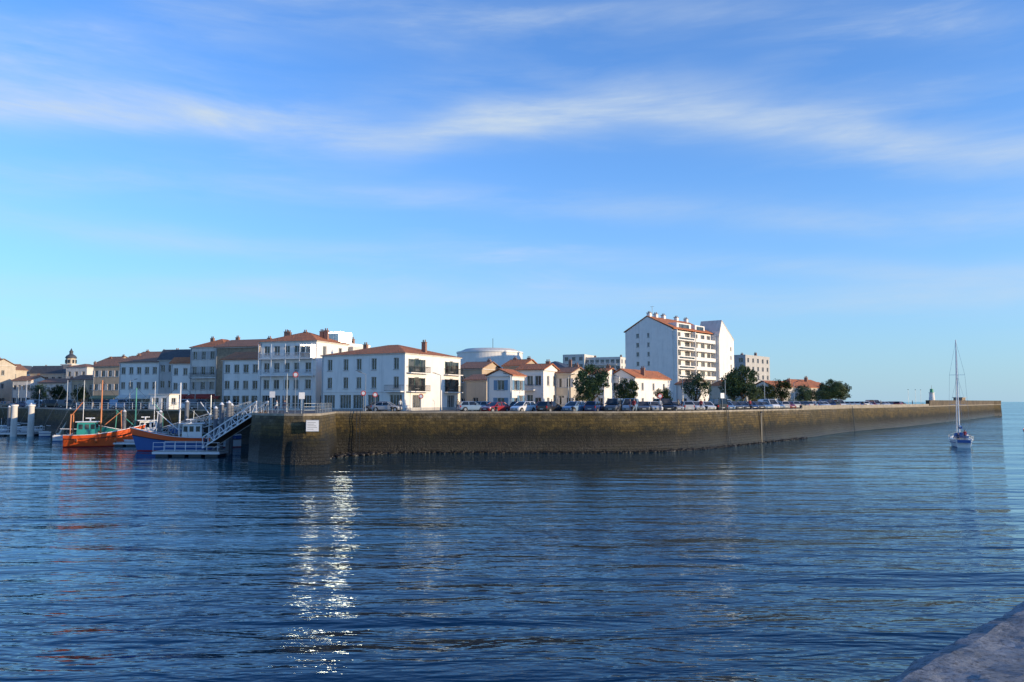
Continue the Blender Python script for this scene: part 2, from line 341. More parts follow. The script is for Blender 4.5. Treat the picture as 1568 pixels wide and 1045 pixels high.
def apartment():
    ang=rad(40);Y=215;cx,wa,wb=dims(958,1030,1091,Y,ang);H=Zh(505,Y);T=Thing('apartment_block');n=8;sh=(H-G)/n
    FA=Fac(T,(-wa,0),(0,0));FB=Fac(T,(0,0),(0,wb))
    wn=[]
    for s in range(n):
        for f,w in((.27,.9),(.5,.7)):
            z=G+s*sh+.9; wn.append((wa*f-w/2,wa*f+w/2,z,z+1.2))
    FA.wall(MW,G-.3,H,wn)
    wn=[]
    for s in range(n):
        z=G+s*sh+.1
        for f0,f1 in((.07,.2),(.3,.42),(.5,.62),(.7,.8),(.86,.95)): wn.append((wb*f0,wb*f1,z,z+2.15))
    FB.wall(MW,G-.3,H,wn)
    for s in range(1,n):
        z=G+s*sh
        FB.balcony(wb*.04,wb*.45,z,1.3,slab=MW,solid=True,h=.85); FB.balcony(wb*.48,wb*.98,z,1.3,slab=MW,solid=True,h=.85)
        FB.box('balcony_glass',MGL,wb*.06,wb*.43,1.302,1.32,z+.15,z+.6)
        FB.box('awnings',(MO if s%3 else MB),wb*.3,wb*.43,.2,1.1,z+2.1,z+2.16)
    for u in(.02,.465,.99): FB.box('fins',MW,wb*u-.12,wb*u+.12,.003,1.33,G,H)
    W=T.p('walls',MW); W.face([(0,wb,G),(-wa,wb,G),(-wa,wb,H),(0,wb,H)]);W.face([(-wa,wb,G),(-wa,0,G),(-wa,0,H),(-wa,wb,H)])
    xr=-wa*.52;zr=H+4.1
    for y in(0,wb): W.face([(-wa,y,H),(0,y,H),(0,y,H+.3),(xr,y,zr)])
    Rf=T.p('roof',MT)
    q=[(.6,-.2,H+.25),(.6,wb+.2,H+.25),(xr,wb+.2,zr),(xr,-.2,zr)];Rf.hexa(q+[(a,b,c+.25) for a,b,c in q])
    q=[(-wa-.4,-.2,H),(-wa-.4,wb+.2,H),(xr,wb+.2,zr),(xr,-.2,zr)];Rf.hexa(q+[(a,b,c+.25) for a,b,c in q])
    D=T.p('dormers',MW)
    D.box(xr*.62,-.5,wb*.15,wb*.5,H+.3,H+2.3); D.box(xr*.6,-.5,wb*.6,wb*.85,H+.3,H+2.3)
    T.p('window_glass',MGL).box(-.498,-.47,wb*.2,wb*.45,H+.9,H+2.); T.p('window_glass',MGL).box(-.498,-.47,wb*.64,wb*.82,H+.9,H+2.)
    for y in(.05,.2,.38,.7,.95):
        C=T.p('chimneys',MW); C.box(xr-.5,xr+.5,wb*y-.5,wb*y+.5,zr-.6,zr+1.); T.p('chimney_caps',MBRICK).box(xr-.6,xr+.6,wb*y-.6,wb*y+.6,zr+1.002,zr+1.15)
        for k in(-.25,.25): T.p('chimney_pots',MTB).cyl((xr+k,wb*y,zr+1.15),(xr+k,wb*y,zr+1.6),.14,.12,8)
    w2=10.;C=T.p('wing_walls',MW)
    F2=Fac(T,(2.2,wb),(2.2,wb+w2))
    F2.wall(MW,G-.3,H-1,[(w2*.75,w2*.75+.8,G+s*sh+.9,G+s*sh+2) for s in range(n-1)])
    C.face([(2.2,wb,H-1),(2.2,wb+w2,H-1),(2.2,wb+w2*.2,H+4.3)])
    C.face([(-wa*.7,wb+.01,G),(2.2,wb+.01,G),(2.2,wb+.01,H-.4),(2.2-.01,wb+.01,H+1),(-wa*.7,wb+.01,H+1)])
    q=[(2.3,wb-.1,H-.6),(-wa*.3,wb-.1,H-.6),(-wa*.3,wb+w2*.2,H+4.3),(2.3,wb+w2*.2,H+4.3)]
    T.p('wing_roof',MW2).hexa(q+[(a,b,c+.2) for a,b,c in q])
    q=[(2.3,wb+w2+.2,H-1.1),(-wa*.3,wb+w2+.2,H-1.1),(-wa*.3,wb+w2*.2,H+4.3),(2.3,wb+w2*.2,H+4.3)]
    T.p('wing_roof',MW2).hexa(q+[(a,b,c+.2) for a,b,c in q])
    A=T.p('antenna',MDK); A.cyl((xr,wb*.12,zr),(xr,wb*.12,zr+3.2),.05); A.beam((xr-.6,wb*.12,zr+3),(xr+.6,wb*.12,zr+3),.05)
    T.place((cx,Y,0),-ang)
apartment()
def tank():
    Y=262;T=Thing('round_water_tank');w=T.p('drum',MW);w.smooth=False;r=50/F*Y;z1=Zh(551,Y)
    w.cyl((0,0,G),(0,0,z1+2.4),r,r,64);T.p('cap',MW2).cyl((0,0,z1+2.4),(0,0,z1+3.4),r*.97,r*.75,64);T.p('rim',MWM).cyl((0,0,z1+2.),(0,0,z1+2.45),r+.25,r+.25,64)
    T.p('mast',MDK).cyl((1,0,z1+3),(1,0,z1+7),.08)
    T.place((X(750,Y),Y,0))
tank()
def tower():
    Y=420;T=Thing('church_tower');w=T.p('tower',MB);t=3.
    z=Zh(560,Y);w.box(-t,t,-t,t,G,z);T.p('cornice',MW2).box(-t-.4,t+.4,-t-.4,t+.4,z+.01,z+.6)
    z2=Zh(549,Y);w.cyl((0,0,z+.6),(0,0,z2),2.5,2.4,8)
    for k in range(8):
        a=k*math.pi/4+math.pi/8; T.p('openings',MDK).box(2.3*math.cos(a)-.4,2.3*math.cos(a)+.4,2.3*math.sin(a)-.4,2.3*math.sin(a)+.4,z+1.2,z2-.8)
    D=T.p('dome',MSL);D.smooth=True
    pr=[(2.8,0),(2.7,.8),(2.2,1.8),(1.3,2.6),(.9,3.),(.9,4.5),(1.1,4.7),(.6,5.4),(.1,7)]
    D.loft([[(r*math.cos(k*math.pi/8),r*math.sin(k*math.pi/8),z2+h*.75) for k in range(16)] for r,h in pr])
    T.p('openings',MDK).box(-.7,.7,-t-.02,-t+.3,z-5,z-2)
    T.place((X(108,Y),Y,0),rad(-12))
tower()
# ---------------------------------------------------------------- quay
q=[(-260,215),(-118.9,185),(-97.9,165),(-74.6,135),(-39.2,122),(-28.6,88),(-26.6,85.2),(-23.6,83),(-21.6,82.8),(-20.2,84.2),(-22.3,101)]
ctl=[(-20.2,101.6),(-2,102),(12,102.4),(22,106.5),(31.5,117),(52,143),(73,173),(100,205),(127,240),(170,296),(214,355)]
def cr(P,n=6):
    o=[]
    for i in range(len(P)-1):
        p0=Vector(P[max(i-1,0)]);p1=Vector(P[i]);p2=Vector(P[i+1]);p3=Vector(P[min(i+2,len(P)-1)])
        for k in range(n):
            t=k/n;o.append(tuple(.5*((2*p1)+(p2-p0)*t+(2*p0-5*p1+4*p2-p3)*t*t+(3*p1-p0-3*p2+p3)*t**3)))
    o.append(tuple(P[-1]));return o
CV=cr(ctl)
q2=q+CV+[(219,358),(221,363),(216,367),(205,362)]
back=[(160,300),(118,248),(98,236),(150,420),(120,900),(-1500,900),(-1500,260)]
def wallmat(name,upper=1.):
    m,t,b=base(name);uv=t.n('ShaderNodeTexCoord').outputs['UV'];ge=t.n('ShaderNodeNewGeometry').outputs['Position']
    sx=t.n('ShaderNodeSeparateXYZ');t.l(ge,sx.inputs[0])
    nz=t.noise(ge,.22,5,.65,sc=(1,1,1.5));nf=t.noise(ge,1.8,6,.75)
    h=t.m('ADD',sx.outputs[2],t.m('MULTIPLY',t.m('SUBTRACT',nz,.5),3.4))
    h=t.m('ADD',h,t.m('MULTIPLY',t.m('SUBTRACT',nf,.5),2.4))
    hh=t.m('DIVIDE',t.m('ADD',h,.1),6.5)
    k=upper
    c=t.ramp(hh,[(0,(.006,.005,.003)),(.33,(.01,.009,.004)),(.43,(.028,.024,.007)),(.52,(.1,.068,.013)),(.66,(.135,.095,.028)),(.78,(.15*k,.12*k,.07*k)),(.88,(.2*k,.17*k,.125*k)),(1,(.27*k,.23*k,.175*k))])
    br=t.n('ShaderNodeTexBrick');t.l(uv,br.inputs['Vector']);br.inputs['Scale'].default_value=1
    br.inputs['Brick Width'].default_value=.8;br.inputs['Row Height'].default_value=.36;br.inputs['Mortar Size'].default_value=.03;br.inputs['Mortar Smooth'].default_value=.6
    br.inputs['Color1'].default_value=(.55,.55,.55,1);br.inputs['Color2'].default_value=(1.5,1.43,1.3,1);br.inputs['Mortar'].default_value=(.6,.57,.52,1)
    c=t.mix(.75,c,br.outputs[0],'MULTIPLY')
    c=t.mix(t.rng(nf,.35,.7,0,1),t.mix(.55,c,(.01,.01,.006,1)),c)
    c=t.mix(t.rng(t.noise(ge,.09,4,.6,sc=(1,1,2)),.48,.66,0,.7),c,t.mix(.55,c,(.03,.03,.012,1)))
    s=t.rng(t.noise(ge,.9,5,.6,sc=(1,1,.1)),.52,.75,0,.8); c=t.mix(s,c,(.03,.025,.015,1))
    t.l(c,b.inputs['Base Color']);t.l(t.rng(sx.outputs[2],.3,2.2,.4,.85),b.inputs['Roughness'])
    bp=t.n('ShaderNodeBump');bp.inputs['Distance'].default_value=.25
    hb=t.m('ADD',t.m('MULTIPLY',br.outputs['Fac'],-.35),t.noise(ge,3,6,.75));t.l(hb,bp.inputs['Height']);t.l(bp.outputs[0],b.inputs['Normal'])
    return m
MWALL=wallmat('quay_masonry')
MCOP=mk('coping_granite',(.3,.26,.2),.85,.3,1.2,.02,8,streak=.4)
def norms(P,closed=False):
    o=[]
    for i in range(len(P)):
        a=Vector(P[max(i-1,0)]);b=Vector(P[min(i+1,len(P)-1)]);d=(b-a).normalized();o.append(Vector((d.y,-d.x)))
    return o
def strip(name,P,rows,mat,jit=0.,bat=.07,ztop=G):
    N=norms(P);bm=bmesh.new();uvl=bm.loops.layers.uv.new();L=[0]
    PP=[];NN=[]
    for i in range(len(P)-1):
        a=Vector(P[i]);b=Vector(P[i+1]);n=max(1,int((b-a).length/2.5)) if jit else 1
        for k in range(n): PP.append(a.lerp(b,k/n));NN.append(N[i].lerp(N[i+1],k/n).normalized())
    PP.append(Vector(P[-1]));NN.append(N[-1])
    for i in range(1,len(PP)):L.append(L[-1]+(PP[i]-PP[i-1]).length)
    vs=[]
    for p,n in zip(PP,NN):
        col=[]
        for z in rows:
            o=bat*(ztop-z)+(R.uniform(-jit,jit) if z<ztop-.5 else 0);w=p+n*o;col.append(bm.verts.new((w.x,w.y,z)))
        vs.append(col)
    for i in range(len(PP)-1):
        for j in range(len(rows)-1):
            f=bm.faces.new((vs[i][j],vs[i+1][j],vs[i+1][j+1],vs[i][j+1]))
            for l,(uu,vv) in zip(f.loops,((L[i],rows[j]),(L[i+1],rows[j]),(L[i+1],rows[j+1]),(L[i],rows[j+1]))): l[uvl].uv=(uu,vv)
    me=bpy.data.meshes.new(name);bm.to_mesh(me);bm.free();me.materials.append(mat)
    return link(bpy.data.objects.new(name,me))
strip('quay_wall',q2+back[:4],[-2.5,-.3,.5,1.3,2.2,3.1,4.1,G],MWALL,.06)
def coping(name,P,z0,z1,out,w,mat):
    N=norms(P);T=Part(mat);secs=[]
    for p,n in zip(P,N):
        p=Vector(p);a=p+n*out;b=p-n*w;secs.append([(a.x,a.y,z0),(a.x,a.y,z1),(b.x,b.y,z1),(b.x,b.y,z0)])
    T.loft(secs);o=link(bpy.data.objects.new(name,T.mesh(name)));return o
coping('quay_coping',q2,G+.004,G+.24,.06,.6,MCOP)
i0=[i for i,p in enumerate(CV) if p[1]>228][0]
MPAR=mk('parapet_masonry',(.1,.075,.045),.9,.5,.5,.08,2,streak=.5)
coping('jetty_head_parapet',CV[i0:]+[(219,358),(221,363)],G+.25,G+1.85,.12,.9,MPAR)
coping('sea_wall_low',CV[i0-17:i0+1],G+.25,G+.75,-.05,.55,MCOP)
def land():
    pts=q2+back;v=[Vector((x,y,G)) for x,y in pts];tr=tessellate_polygon([v])
    me=bpy.data.meshes.new('ground');me.from_pydata([tuple(a) for a in v],[],[tuple(t) for t in tr])
    bm=bmesh.new();bm.from_mesh(me);bmesh.ops.recalc_face_normals(bm,faces=bm.faces)
    if sum(f.normal.z for f in bm.faces)<0: bmesh.ops.reverse_faces(bm,faces=bm.faces)
    bm.to_mesh(me);bm.free()
    me.materials.append(mk('asphalt',(.09,.085,.08),.9,.25,.4,.01,20));link(bpy.data.objects.new('ground',me))
land()
pv=[tuple(Vector(p)-n*.6) for p,n in zip(CV,norms(CV))]
coping('promenade_pavement',pv,G+.002,G+.13,0,2.2,mk('paving',(.3,.27,.23),.85,.15,1.5))
def plinth():
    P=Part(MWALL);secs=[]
    for r,z in((2.7,-2),(2.5,.3),(2.35,1.6),(2.2,2.4),(1.2,2.9)):
        secs.append([(math.cos(a)*r,math.sin(a)*r*.7,z) for a in [2*math.pi*k/24 for k in range(24)]])
    P.loft(secs);me=P.mesh('bastion_plinth');uv=me.uv_layers.new()
    for l in me.loops:
        c=me.vertices[l.vertex_index].co;uv.data[l.index].uv=(math.atan2(c.y,c.x)*2.3,c.z)
    o=link(bpy.data.objects.new('bastion_plinth',me));o.location=(-21.5,83.9,0)
plinth()
def rocks():
    MR=mk('wet_rock',(.02,.016,.01),.5,.4,2,.08,4);P=Part(MR)
    def rock(x,y,z,r):
        bm=bmesh.new();bmesh.ops.create_icosphere(bm,subdivisions=1,radius=r)
        s=(R.uniform(.7,1.3),R.uniform(.7,1.2),R.uniform(.4,.8));i=len(P.v)
        for v in bm.verts: k=R.uniform(.75,1.15);P.v.append((x+v.co.x*s[0]*k,y+v.co.y*s[1]*k,z+v.co.z*s[2]*k))
        bm.verts.ensure_lookup_table()
        for f in bm.faces:P.f.append(tuple(i+v.index for v in f.verts))
        bm.free()
    NN=norms(CV)
    for k in range(1300):
        i=R.randrange(0,30);p=Vector(CV[i]).lerp(Vector(CV[i+1]),R.random());n=NN[i]
        o=.4+abs(R.gauss(0,.3));w=p+n*o;rock(w.x,w.y,.2-o*.25,R.uniform(.1,.3))
    for k in range(220):
        x=-21.5+R.random()*7;y=101-R.random()*10*(1-(x+21.5)/7);rock(x,y,R.uniform(-.15,.15),R.uniform(.15,.45))
    link(bpy.data.objects.new('foreshore_rocks',P.mesh('foreshore_rocks')))
rocks()
def fore():
    d=Vector((.735,.678));n=Vector((.678,-.735));o=Vector((1.66,3.86))
    bm=bmesh.new();nu=340;nv=60;vs=[]
    from mathutils import noise as N_
    zt=EYE-1.28
    prof=[(0,-8),(-.0,-1.),(0.0,-.16),(.02,-.09),(.05,-.045),(.1,-.015),(.16,0)]+[(.16+.04*k,0) for k in range(1,nv)]+[(6,0),(40,0)]
    for i in range(nu+1):
        u=-3+i*.04 if i<320 else 9.8+(i-320)*3;row=[]
        for (a,z) in prof:
            w=o+d*u+n*a;j=N_.noise(Vector((u*1.3,a*1.3,z)))*.03+N_.noise(Vector((u*5,a*5,z*4)))*.016+N_.noise(Vector((u*16,a*16,z*4)))*.007
            e=N_.noise(Vector((u*2.5,5,z*2)))*.05+N_.noise(Vector((u*9,5,z*8)))*.03
            w=w+n*(e if a<.12 else 0);row.append(bm.verts.new((w.x,w.y,zt+z+(j if a>.0 else 0))))
        vs.append(row)
    for i in range(nu):
        for j in range(len(prof)-1): bm.faces.new((vs[i][j],vs[i][j+1],vs[i+1][j+1],vs[i+1][j]))
    bmesh.ops.recalc_face_normals(bm,faces=bm.faces)
    me=bpy.data.meshes.new('stone_quay_edge');bm.to_mesh(me);bm.free()
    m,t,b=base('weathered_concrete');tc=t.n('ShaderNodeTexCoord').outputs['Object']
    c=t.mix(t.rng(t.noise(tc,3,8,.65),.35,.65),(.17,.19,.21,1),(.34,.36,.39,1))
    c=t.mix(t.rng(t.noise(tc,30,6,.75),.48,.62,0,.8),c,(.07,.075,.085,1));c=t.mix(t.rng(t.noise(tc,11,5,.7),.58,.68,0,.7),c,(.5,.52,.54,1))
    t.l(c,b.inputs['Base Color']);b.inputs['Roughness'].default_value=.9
    bp=t.n('ShaderNodeBump');bp.inputs['Distance'].default_value=.03;t.l(t.noise(tc,16,8,.8),bp.inputs['Height']);t.l(bp.outputs[0],b.inputs['Normal'])
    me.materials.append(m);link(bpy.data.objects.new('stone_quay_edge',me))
fore()
# ---------------------------------------------------------------- water
def water():
    me=bpy.data.meshes.new('water');s=9000;me.from_pydata([(-s,-s,0),(s,-s,0),(s,s*1.5,0),(-s,s*1.5,0)],[],[(0,1,2,3)])
    m=bpy.data.materials.new('sea_water');m.use_nodes=True;t=NT(m.node_tree);out=t.n('ShaderNodeOutputMaterial')
    tc=t.n('ShaderNodeTexCoord').outputs['Object'];sp=t.n('ShaderNodeSeparateXYZ');t.l(tc,sp.inputs[0])
    n1=t.noise(tc,.2,2,.5,sc=(.25,1,1),rot=(0,0,rad(8)),dist=.3)
    n2=t.noise(tc,.75,3,.6,sc=(.3,1,1),rot=(0,0,rad(-8)),dist=.3)
    n3=t.noise(tc,3.6,2,.6,sc=(.45,1,1),rot=(0,0,rad(12)))
    pat=t.rng(t.noise(tc,.03,3,.6,sc=(.3,1,1),dist=.5),.38,.62,.45,1.2)
    h=t.m('ADD',t.m('MULTIPLY',n1,.55),t.m('MULTIPLY',t.m('ADD',t.m('MULTIPLY',n2,.24),t.m('MULTIPLY',n3,.028)),pat))
    # water in the lee of the quay is calmer
    lee=t.m('MULTIPLY',t.rng(sp.outputs[1],45,82,0,.62),t.rng(sp.outputs[0],35,80,1,0))
    bp=t.n('ShaderNodeBump');bp.inputs['Distance'].default_value=1.;t.l(h,bp.inputs['Height']);t.l(t.m('SUBTRACT',1.,lee),bp.inputs['Strength'])
    fr=t.n('ShaderNodeFresnel');fr.inputs['IOR'].default_value=1.333;t.l(bp.outputs[0],fr.inputs['Normal'])
    di=t.n('ShaderNodeBsdfDiffuse');di.inputs['Color'].default_value=(.001,.036,.058,1)
    gl=t.n('ShaderNodeBsdfGlossy');gl.inputs['Color'].default_value=(.74,.91,1,1);gl.inputs['Roughness'].default_value=.04;t.l(bp.outputs[0],gl.inputs['Normal'])
    mx=t.n('ShaderNodeMixShader');t.l(fr.outputs[0],mx.inputs[0]);t.l(di.outputs[0],mx.inputs[1]);t.l(gl.outputs[0],mx.inputs[2]);t.l(mx.outputs[0],out.inputs[0])
    me.materials.append(m);link(bpy.data.objects.new('water',me))
water()
# ---------------------------------------------------------------- trees
def leafmat(name,c1,c2):
    m,t,b=base(name);tc=t.n('ShaderNodeTexCoord').outputs['Object']
    t.l(t.mix(t.rng(t.noise(tc,1.6,4,.7),.35,.65),c4(c1),c4(c2)),b.inputs['Base Color']);b.inputs['Roughness'].default_value=.6
    return m
MLF=leafmat('evergreen_leaves',(.015,.035,.008),(.06,.1,.025))
MLF2=leafmat('olive_leaves',(.03,.05,.015),(.09,.12,.035))
MBK=mk('bark',(.09,.065,.045),.9,.3,4,.02,15)
def tree(seed,w,h,trunk,mat,n=46,lf=70,ls=.34):
    r=random.Random(seed);T=Thing('evergreen_oak_tree');K=T.p('trunk',MBK);L=T.p('foliage',mat);L.smooth='raw'
    top=Vector((r.uniform(-.1,.1),r.uniform(-.1,.1),trunk));K.cyl((0,0,-.1),top,.2,.13,8)
    cz=trunk+(h-trunk)*.5;rz=(h-trunk)*.5
    for k in range(n):
        while True:
            v=Vector((r.uniform(-1,1),r.uniform(-1,1),r.uniform(-1,1)))
            if .2<v.length<1: break
        c=Vector((v.x*w/2*.88,v.y*w/2*.88,cz+v.z*rz*.88))
        if k<10: K.cyl(top-Vector((0,0,.3)),top.lerp(c,.85),.08,.02,5)
        cr_=r.uniform(.4,.8)*w/5
        for j in range(lf):
            d=Vector((r.gauss(0,1),r.gauss(0,1),r.gauss(0,.8)));d=d.normalized()*cr_*(r.random()**.4);p=c+d
            a=Vector((r.gauss(0,1),r.gauss(0,1),r.gauss(0,1))).normalized();b_=a.orthogonal().normalized();s=ls*r.uniform(.5,1)
            L.face([p-a*s*.5,p+b_*s*.3,p+a*s*.5,p-b_*s*.3])
    return T
TV=[tree(1,5.2,6.3,1.6,MLF,66),tree(2,5.,6.,1.5,MLF,60),tree(3,4.8,5.6,1.4,MLF2,56)]
def pt(b,Y,v,s,nm='evergreen_oak_tree'): TV[v].place((X(b,Y),Y,G),R.uniform(0,6),s,name=nm)
pt(907,117,0,1.1);pt(960,124,1,.85);pt(1015,126,2,.66);pt(1066,136,0,1.05);pt(1135,172,1,1.55);pt(1123,176,0,1.2)
pt(1172,168,2,.95);pt(1196,172,1,1.05);pt(1228,180,1,.9);pt(1240,196,2,.85);pt(1270,196,0,1.1);pt(1286,204,2,1.15);pt(1282,198,0,1.05);pt(1155,165,2,.85)
pt(1258,190,2,.8);pt(893,121,2,.7);pt(62,228,1,1.1,'plane_tree');pt(125,222,2,1.0,'plane_tree');pt(92,232,0,1.,'plane_tree')
def bushes():
    L=Part(MLF2);L.smooth='raw';r=random.Random(5)
    for k in range(70):
        b=r.uniform(1095,1275);Y=r.uniform(150,168)+(b-1095)*.17;c=Vector((X(b,Y),Y,G+.5))
        for j in range(70):
            d=Vector((r.gauss(0,.8),r.gauss(0,.8),abs(r.gauss(0,.6))));p=c+d;a=Vector((r.gauss(0,1),r.gauss(0,1),r.gauss(0,1))).normalized();q_=a.orthogonal();s=.3
            L.face([p-a*s*.5,p+q_*s*.3,p+a*s*.5,p-q_*s*.3])
    link(bpy.data.objects.new('hedge_shrubs',L.mesh('hedge_shrubs')))
bushes()
# ---------------------------------------------------------------- cars
MHEAD=mk('lamp_lens',(.7,.7,.65),.15,.05);MTAIL=mk('tail_lens',(.35,.01,.01),.2,.1);MPLATE=mk('number_plate',(.6,.6,.55),.5,.05);MALLOY=mk('alloy_wheel',(.4,.4,.42),.35,.1,metal=.7)
def car(kind):
    T=Thing('parked_car');B=T.p('body',MWM);B.smooth=False
    if kind=='hatch': st=[(-2.0,.38,.85,.68),(-1.93,.25,1.0,.8),(-1.3,.2,1.0,.86),(0,.2,.97,.88),(.95,.2,.95,.87),(1.5,.22,.84,.85),(1.88,.26,.72,.78),(2.0,.38,.6,.64)];cab=(-1.92,1.05,-1.55,.3,1.5)
    elif kind=='sedan': st=[(-2.25,.38,.85,.68),(-2.18,.25,.95,.8),(-1.5,.2,.97,.87),(0,.2,.94,.89),(1.,.2,.92,.88),(1.7,.22,.82,.86),(2.12,.26,.7,.78),(2.24,.38,.58,.64)];cab=(-1.75,1.05,-1.1,.25,1.42)
    else: st=[(-2.3,.38,1.1,.8),(-2.25,.25,1.15,.9),(-1.5,.22,1.15,.93),(0,.22,1.12,.94),(1.2,.22,1.08,.93),(1.8,.24,.98,.9),(2.15,.28,.82,.82),(2.25,.4,.65,.7)];cab=(-2.28,1.55,-2.2,.8,1.9)
    def sec(x,a,b,h):return[(x,-h*.9,a),(x,-h,a+.18),(x,-h,b-.14),(x,-h*.88,b),(x,h*.88,b),(x,h,b-.14),(x,h,a+.18),(x,h*.9,a)]
    B.loft([sec(*s) for s in st])
    x0,x1,x2,x3,zr=cab;zb=st[3][2]-.02;wb_=st[3][3]*.9;wr=st[3][3]*.7
    Gs=T.p('glass',MGL);bq=[(x0,-wb_,zb),(x1,-wb_,zb),(x1,wb_,zb),(x0,wb_,zb)];rq=[(x2,-wr,zr-.05),(x3,-wr,zr-.05),(x3,wr,zr-.05),(x2,wr,zr-.05)]
    Gs.hexa(bq+rq)
    B.hexa([(x2-.03,-wr-.02,zr-.06),(x3+.03,-wr-.02,zr-.06),(x3+.03,wr+.02,zr-.06),(x2-.03,wr+.02,zr-.06),(x2+.08,-wr*.88,zr),(x3-.1,-wr*.88,zr),(x3-.1,wr*.88,zr),(x2+.08,wr*.88,zr)])
    for a,b in zip(bq,rq): B.beam(Vector(a)*1.005,Vector(b)*1.005,.09)
    for s in(-1,1):
        xm=(x2+x3)/2;B.beam((xm,s*wb_*1.01,zb),(xm,s*wr*1.02,zr-.05),.1)
        if kind=='van': B.hexa([(x0,s*(wb_-.03),zb),(xm,s*(wb_-.03),zb),(xm,s*(wb_+.02),zb),(x0,s*(wb_+.02),zb),(x2,s*(wr-.03),zr-.04),(xm,s*(wr-.03),zr-.04),(xm,s*(wr+.02),zr-.04),(x2,s*(wr+.02),zr-.04)])
        B.box(x1-.55,x1-.38,s*(wb_+.02),s*(wb_+.2),zb+.02,zb+.16) if s>0 else B.box(x1-.55,x1-.38,-(wb_+.2),-(wb_+.02),zb+.02,zb+.16)
    fx=st[-2][0];rx=st[1][0];hw=st[-2][3]
    for s in(-1,1):
        T.p('headlights',MHEAD).hexa([(fx-.12,s*(hw-.3),.58),(fx+.06,s*(hw-.3),.58),(fx+.01,s*(hw+.01),.58),(fx-.2,s*(hw+.015),.58),(fx-.2,s*(hw-.3),.72),(fx+.02,s*(hw-.3),.71),(fx-.02,s*(hw+.005),.71),(fx-.28,s*(hw+.01),.72)])
        T.p('tail_lamps',MTAIL).box(rx-.06,rx+.1,*(sorted((s*(st[1][3]-.2),s*(st[1][3]+.01)))),.62,.9)
        for xw in(st[2][0]+.1,st[-3][0]-.1):
            w=st[3][3]
            T.p('tyres',MRUB).cyl((xw,s*(w-.2),.31),(xw,s*(w+.012),.31),.31,.31,18);T.p('hubs',MALLOY).cyl((xw,s*(w-.1),.31),(xw,s*(w+.02),.31),.2,.19,12)
            T.p('wheel_arches',MDK).cyl((xw,s*(w-.21),.33),(xw,s*(w+.004),.33),.37,.37,18)
    T.p('grille',MDK).box(fx+.03,st[-1][0]+.012,-.45,.45,.4,.56);T.p('plates',MPLATE).box(rx-.1,rx-.055,-.26,.26,.45,.56);T.p('plates',MPLATE).box(st[-1][0]+.013,st[-1][0]+.03,-.26,.26,.42,.52)
    return T
CT=[car('hatch'),car('sedan'),car('van')]
COL=[paint('car_'+n,c) for n,c in(('white',(.7,.7,.7)),('silver',(.35,.36,.38)),('black',(.015,.016,.018)),('navy',(.02,.04,.12)),('grey',(.1,.105,.11)),('red',(.3,.02,.02)),('pale_blue',(.2,.3,.42)),('white_b',(.62,.62,.6)))]
def pc(x,y,ang,kind=None,col=None): 
    k=R.choice((0,0,0,1,2)) if kind is None else kind;CT[k].place((x,y,G+.004),ang,1,{'body':COL[R.choice((0,0,1,2,2,3,4,4,5,6,7)) if col is None else col]})
NC=norms(CV);acc=0;nxt=11.
for i in range(len(CV)-1):
    a=Vector(CV[i]);b=Vector(CV[i+1]);L=(b-a).length
    while nxt<acc+L:
        p=a.lerp(b,(nxt-acc)/L);n=NC[i];d=Vector((-n.y,n.x));ang=math.atan2(n.y,n.x)+rad(-38)
        if not(8.5<nxt<16) and p.y<225:
            w=p-n*6.2;pc(w.x,w.y,ang+R.uniform(-.05,.05)+(math.pi if R.random()<.25 else 0))
            if R.random()<.55 and p.y<200: w=p-n*14;pc(w.x,w.y,ang+math.pi+R.uniform(-.05,.05))
        nxt+=3.25+R.uniform(-.1,.5)
    acc+=L
pc(X(593,119),119,rad(-12),1,1);pc(X(578,126),126,rad(170),0,4);pc(X(735,124),124,rad(150),0,1);pc(X(722,121),121,rad(20),0,6)
for b,Y in((72,200),(84,198),(96,201),(60,204),(40,212),(14,214),(108,190),(165,170),(190,160),(212,158),(285,150),(310,148)): pc(X(b,Y),Y,R.uniform(-.3,.3),R.choice((0,0,2)))
pc(X(1374,218),218,rad(50),0,5)
# ---------------------------------------------------------------- street furniture
def lamp(x,y,h=5.5,name='street_lamp'):
    T=Thing(name);P=T.p('pole',MGR);P.cyl((0,0,0),(0,0,h),.08,.05);P.cyl((0,0,0),(0,0,.5),.13,.1);P.cyl((0,0,h),(.9,0,h+.3),.04);T.p('lantern',MDK).loft([[(.7,-.12,h+.22),(1.3,-.12,h+.34),(1.3,.12,h+.34),(.7,.12,h+.22)],[(.75,-.08,h+.34),(1.25,-.07,h+.44),(1.25,.07,h+.44),(.75,.08,h+.34)]])
    T.place((x,y,G),R.uniform(0,6))
for b,Y in((560,118),(782,124),(870,128),(948,130),(1045,135),(1110,150),(1170,160),(1215,172),(440,115),(300,150),(200,155),(30,210),(120,200),(675,122)): lamp(X(b,Y),Y)
def sign(x,y,h=3.,rot=0,kind='disc'):
    T=Thing('traffic_sign');T.p('post',MGR).cyl((0,0,0),(0,0,h),.04)
    if kind=='disc':
        T.p('disc',MRED).cyl((0,-.05,h-.35),(0,-.08,h-.35),.36,.36,24);T.p('panel',MWM).cyl((0,-.081,h-.35),(0,-.09,h-.35),.24,.24,24)
    else: T.p('panel',MWM).box(-.35,.35,-.09,-.05,h-.8,h)
    T.place((x,y,G),rot)
sign(X(557,112),112);sign(X(575,113),113,2.8);sign(X(453,100),100,5.2);sign(X(418,104),104,2.8,0,'panel');sign(X(463,98),98,2.6,.2,'panel');sign(X(645,116),116,2.6);sign(X(1010,112),112,2.6);sign(X(1105,126),126,2.8,.4,'panel')
T=Thing('harbour_notice_board');T.p('board',MWM).box(-.62,.62,-.05,0,-.55,.55);T.p('frame',MGR).box(-.66,.66,.002,.06,-.6,.6)
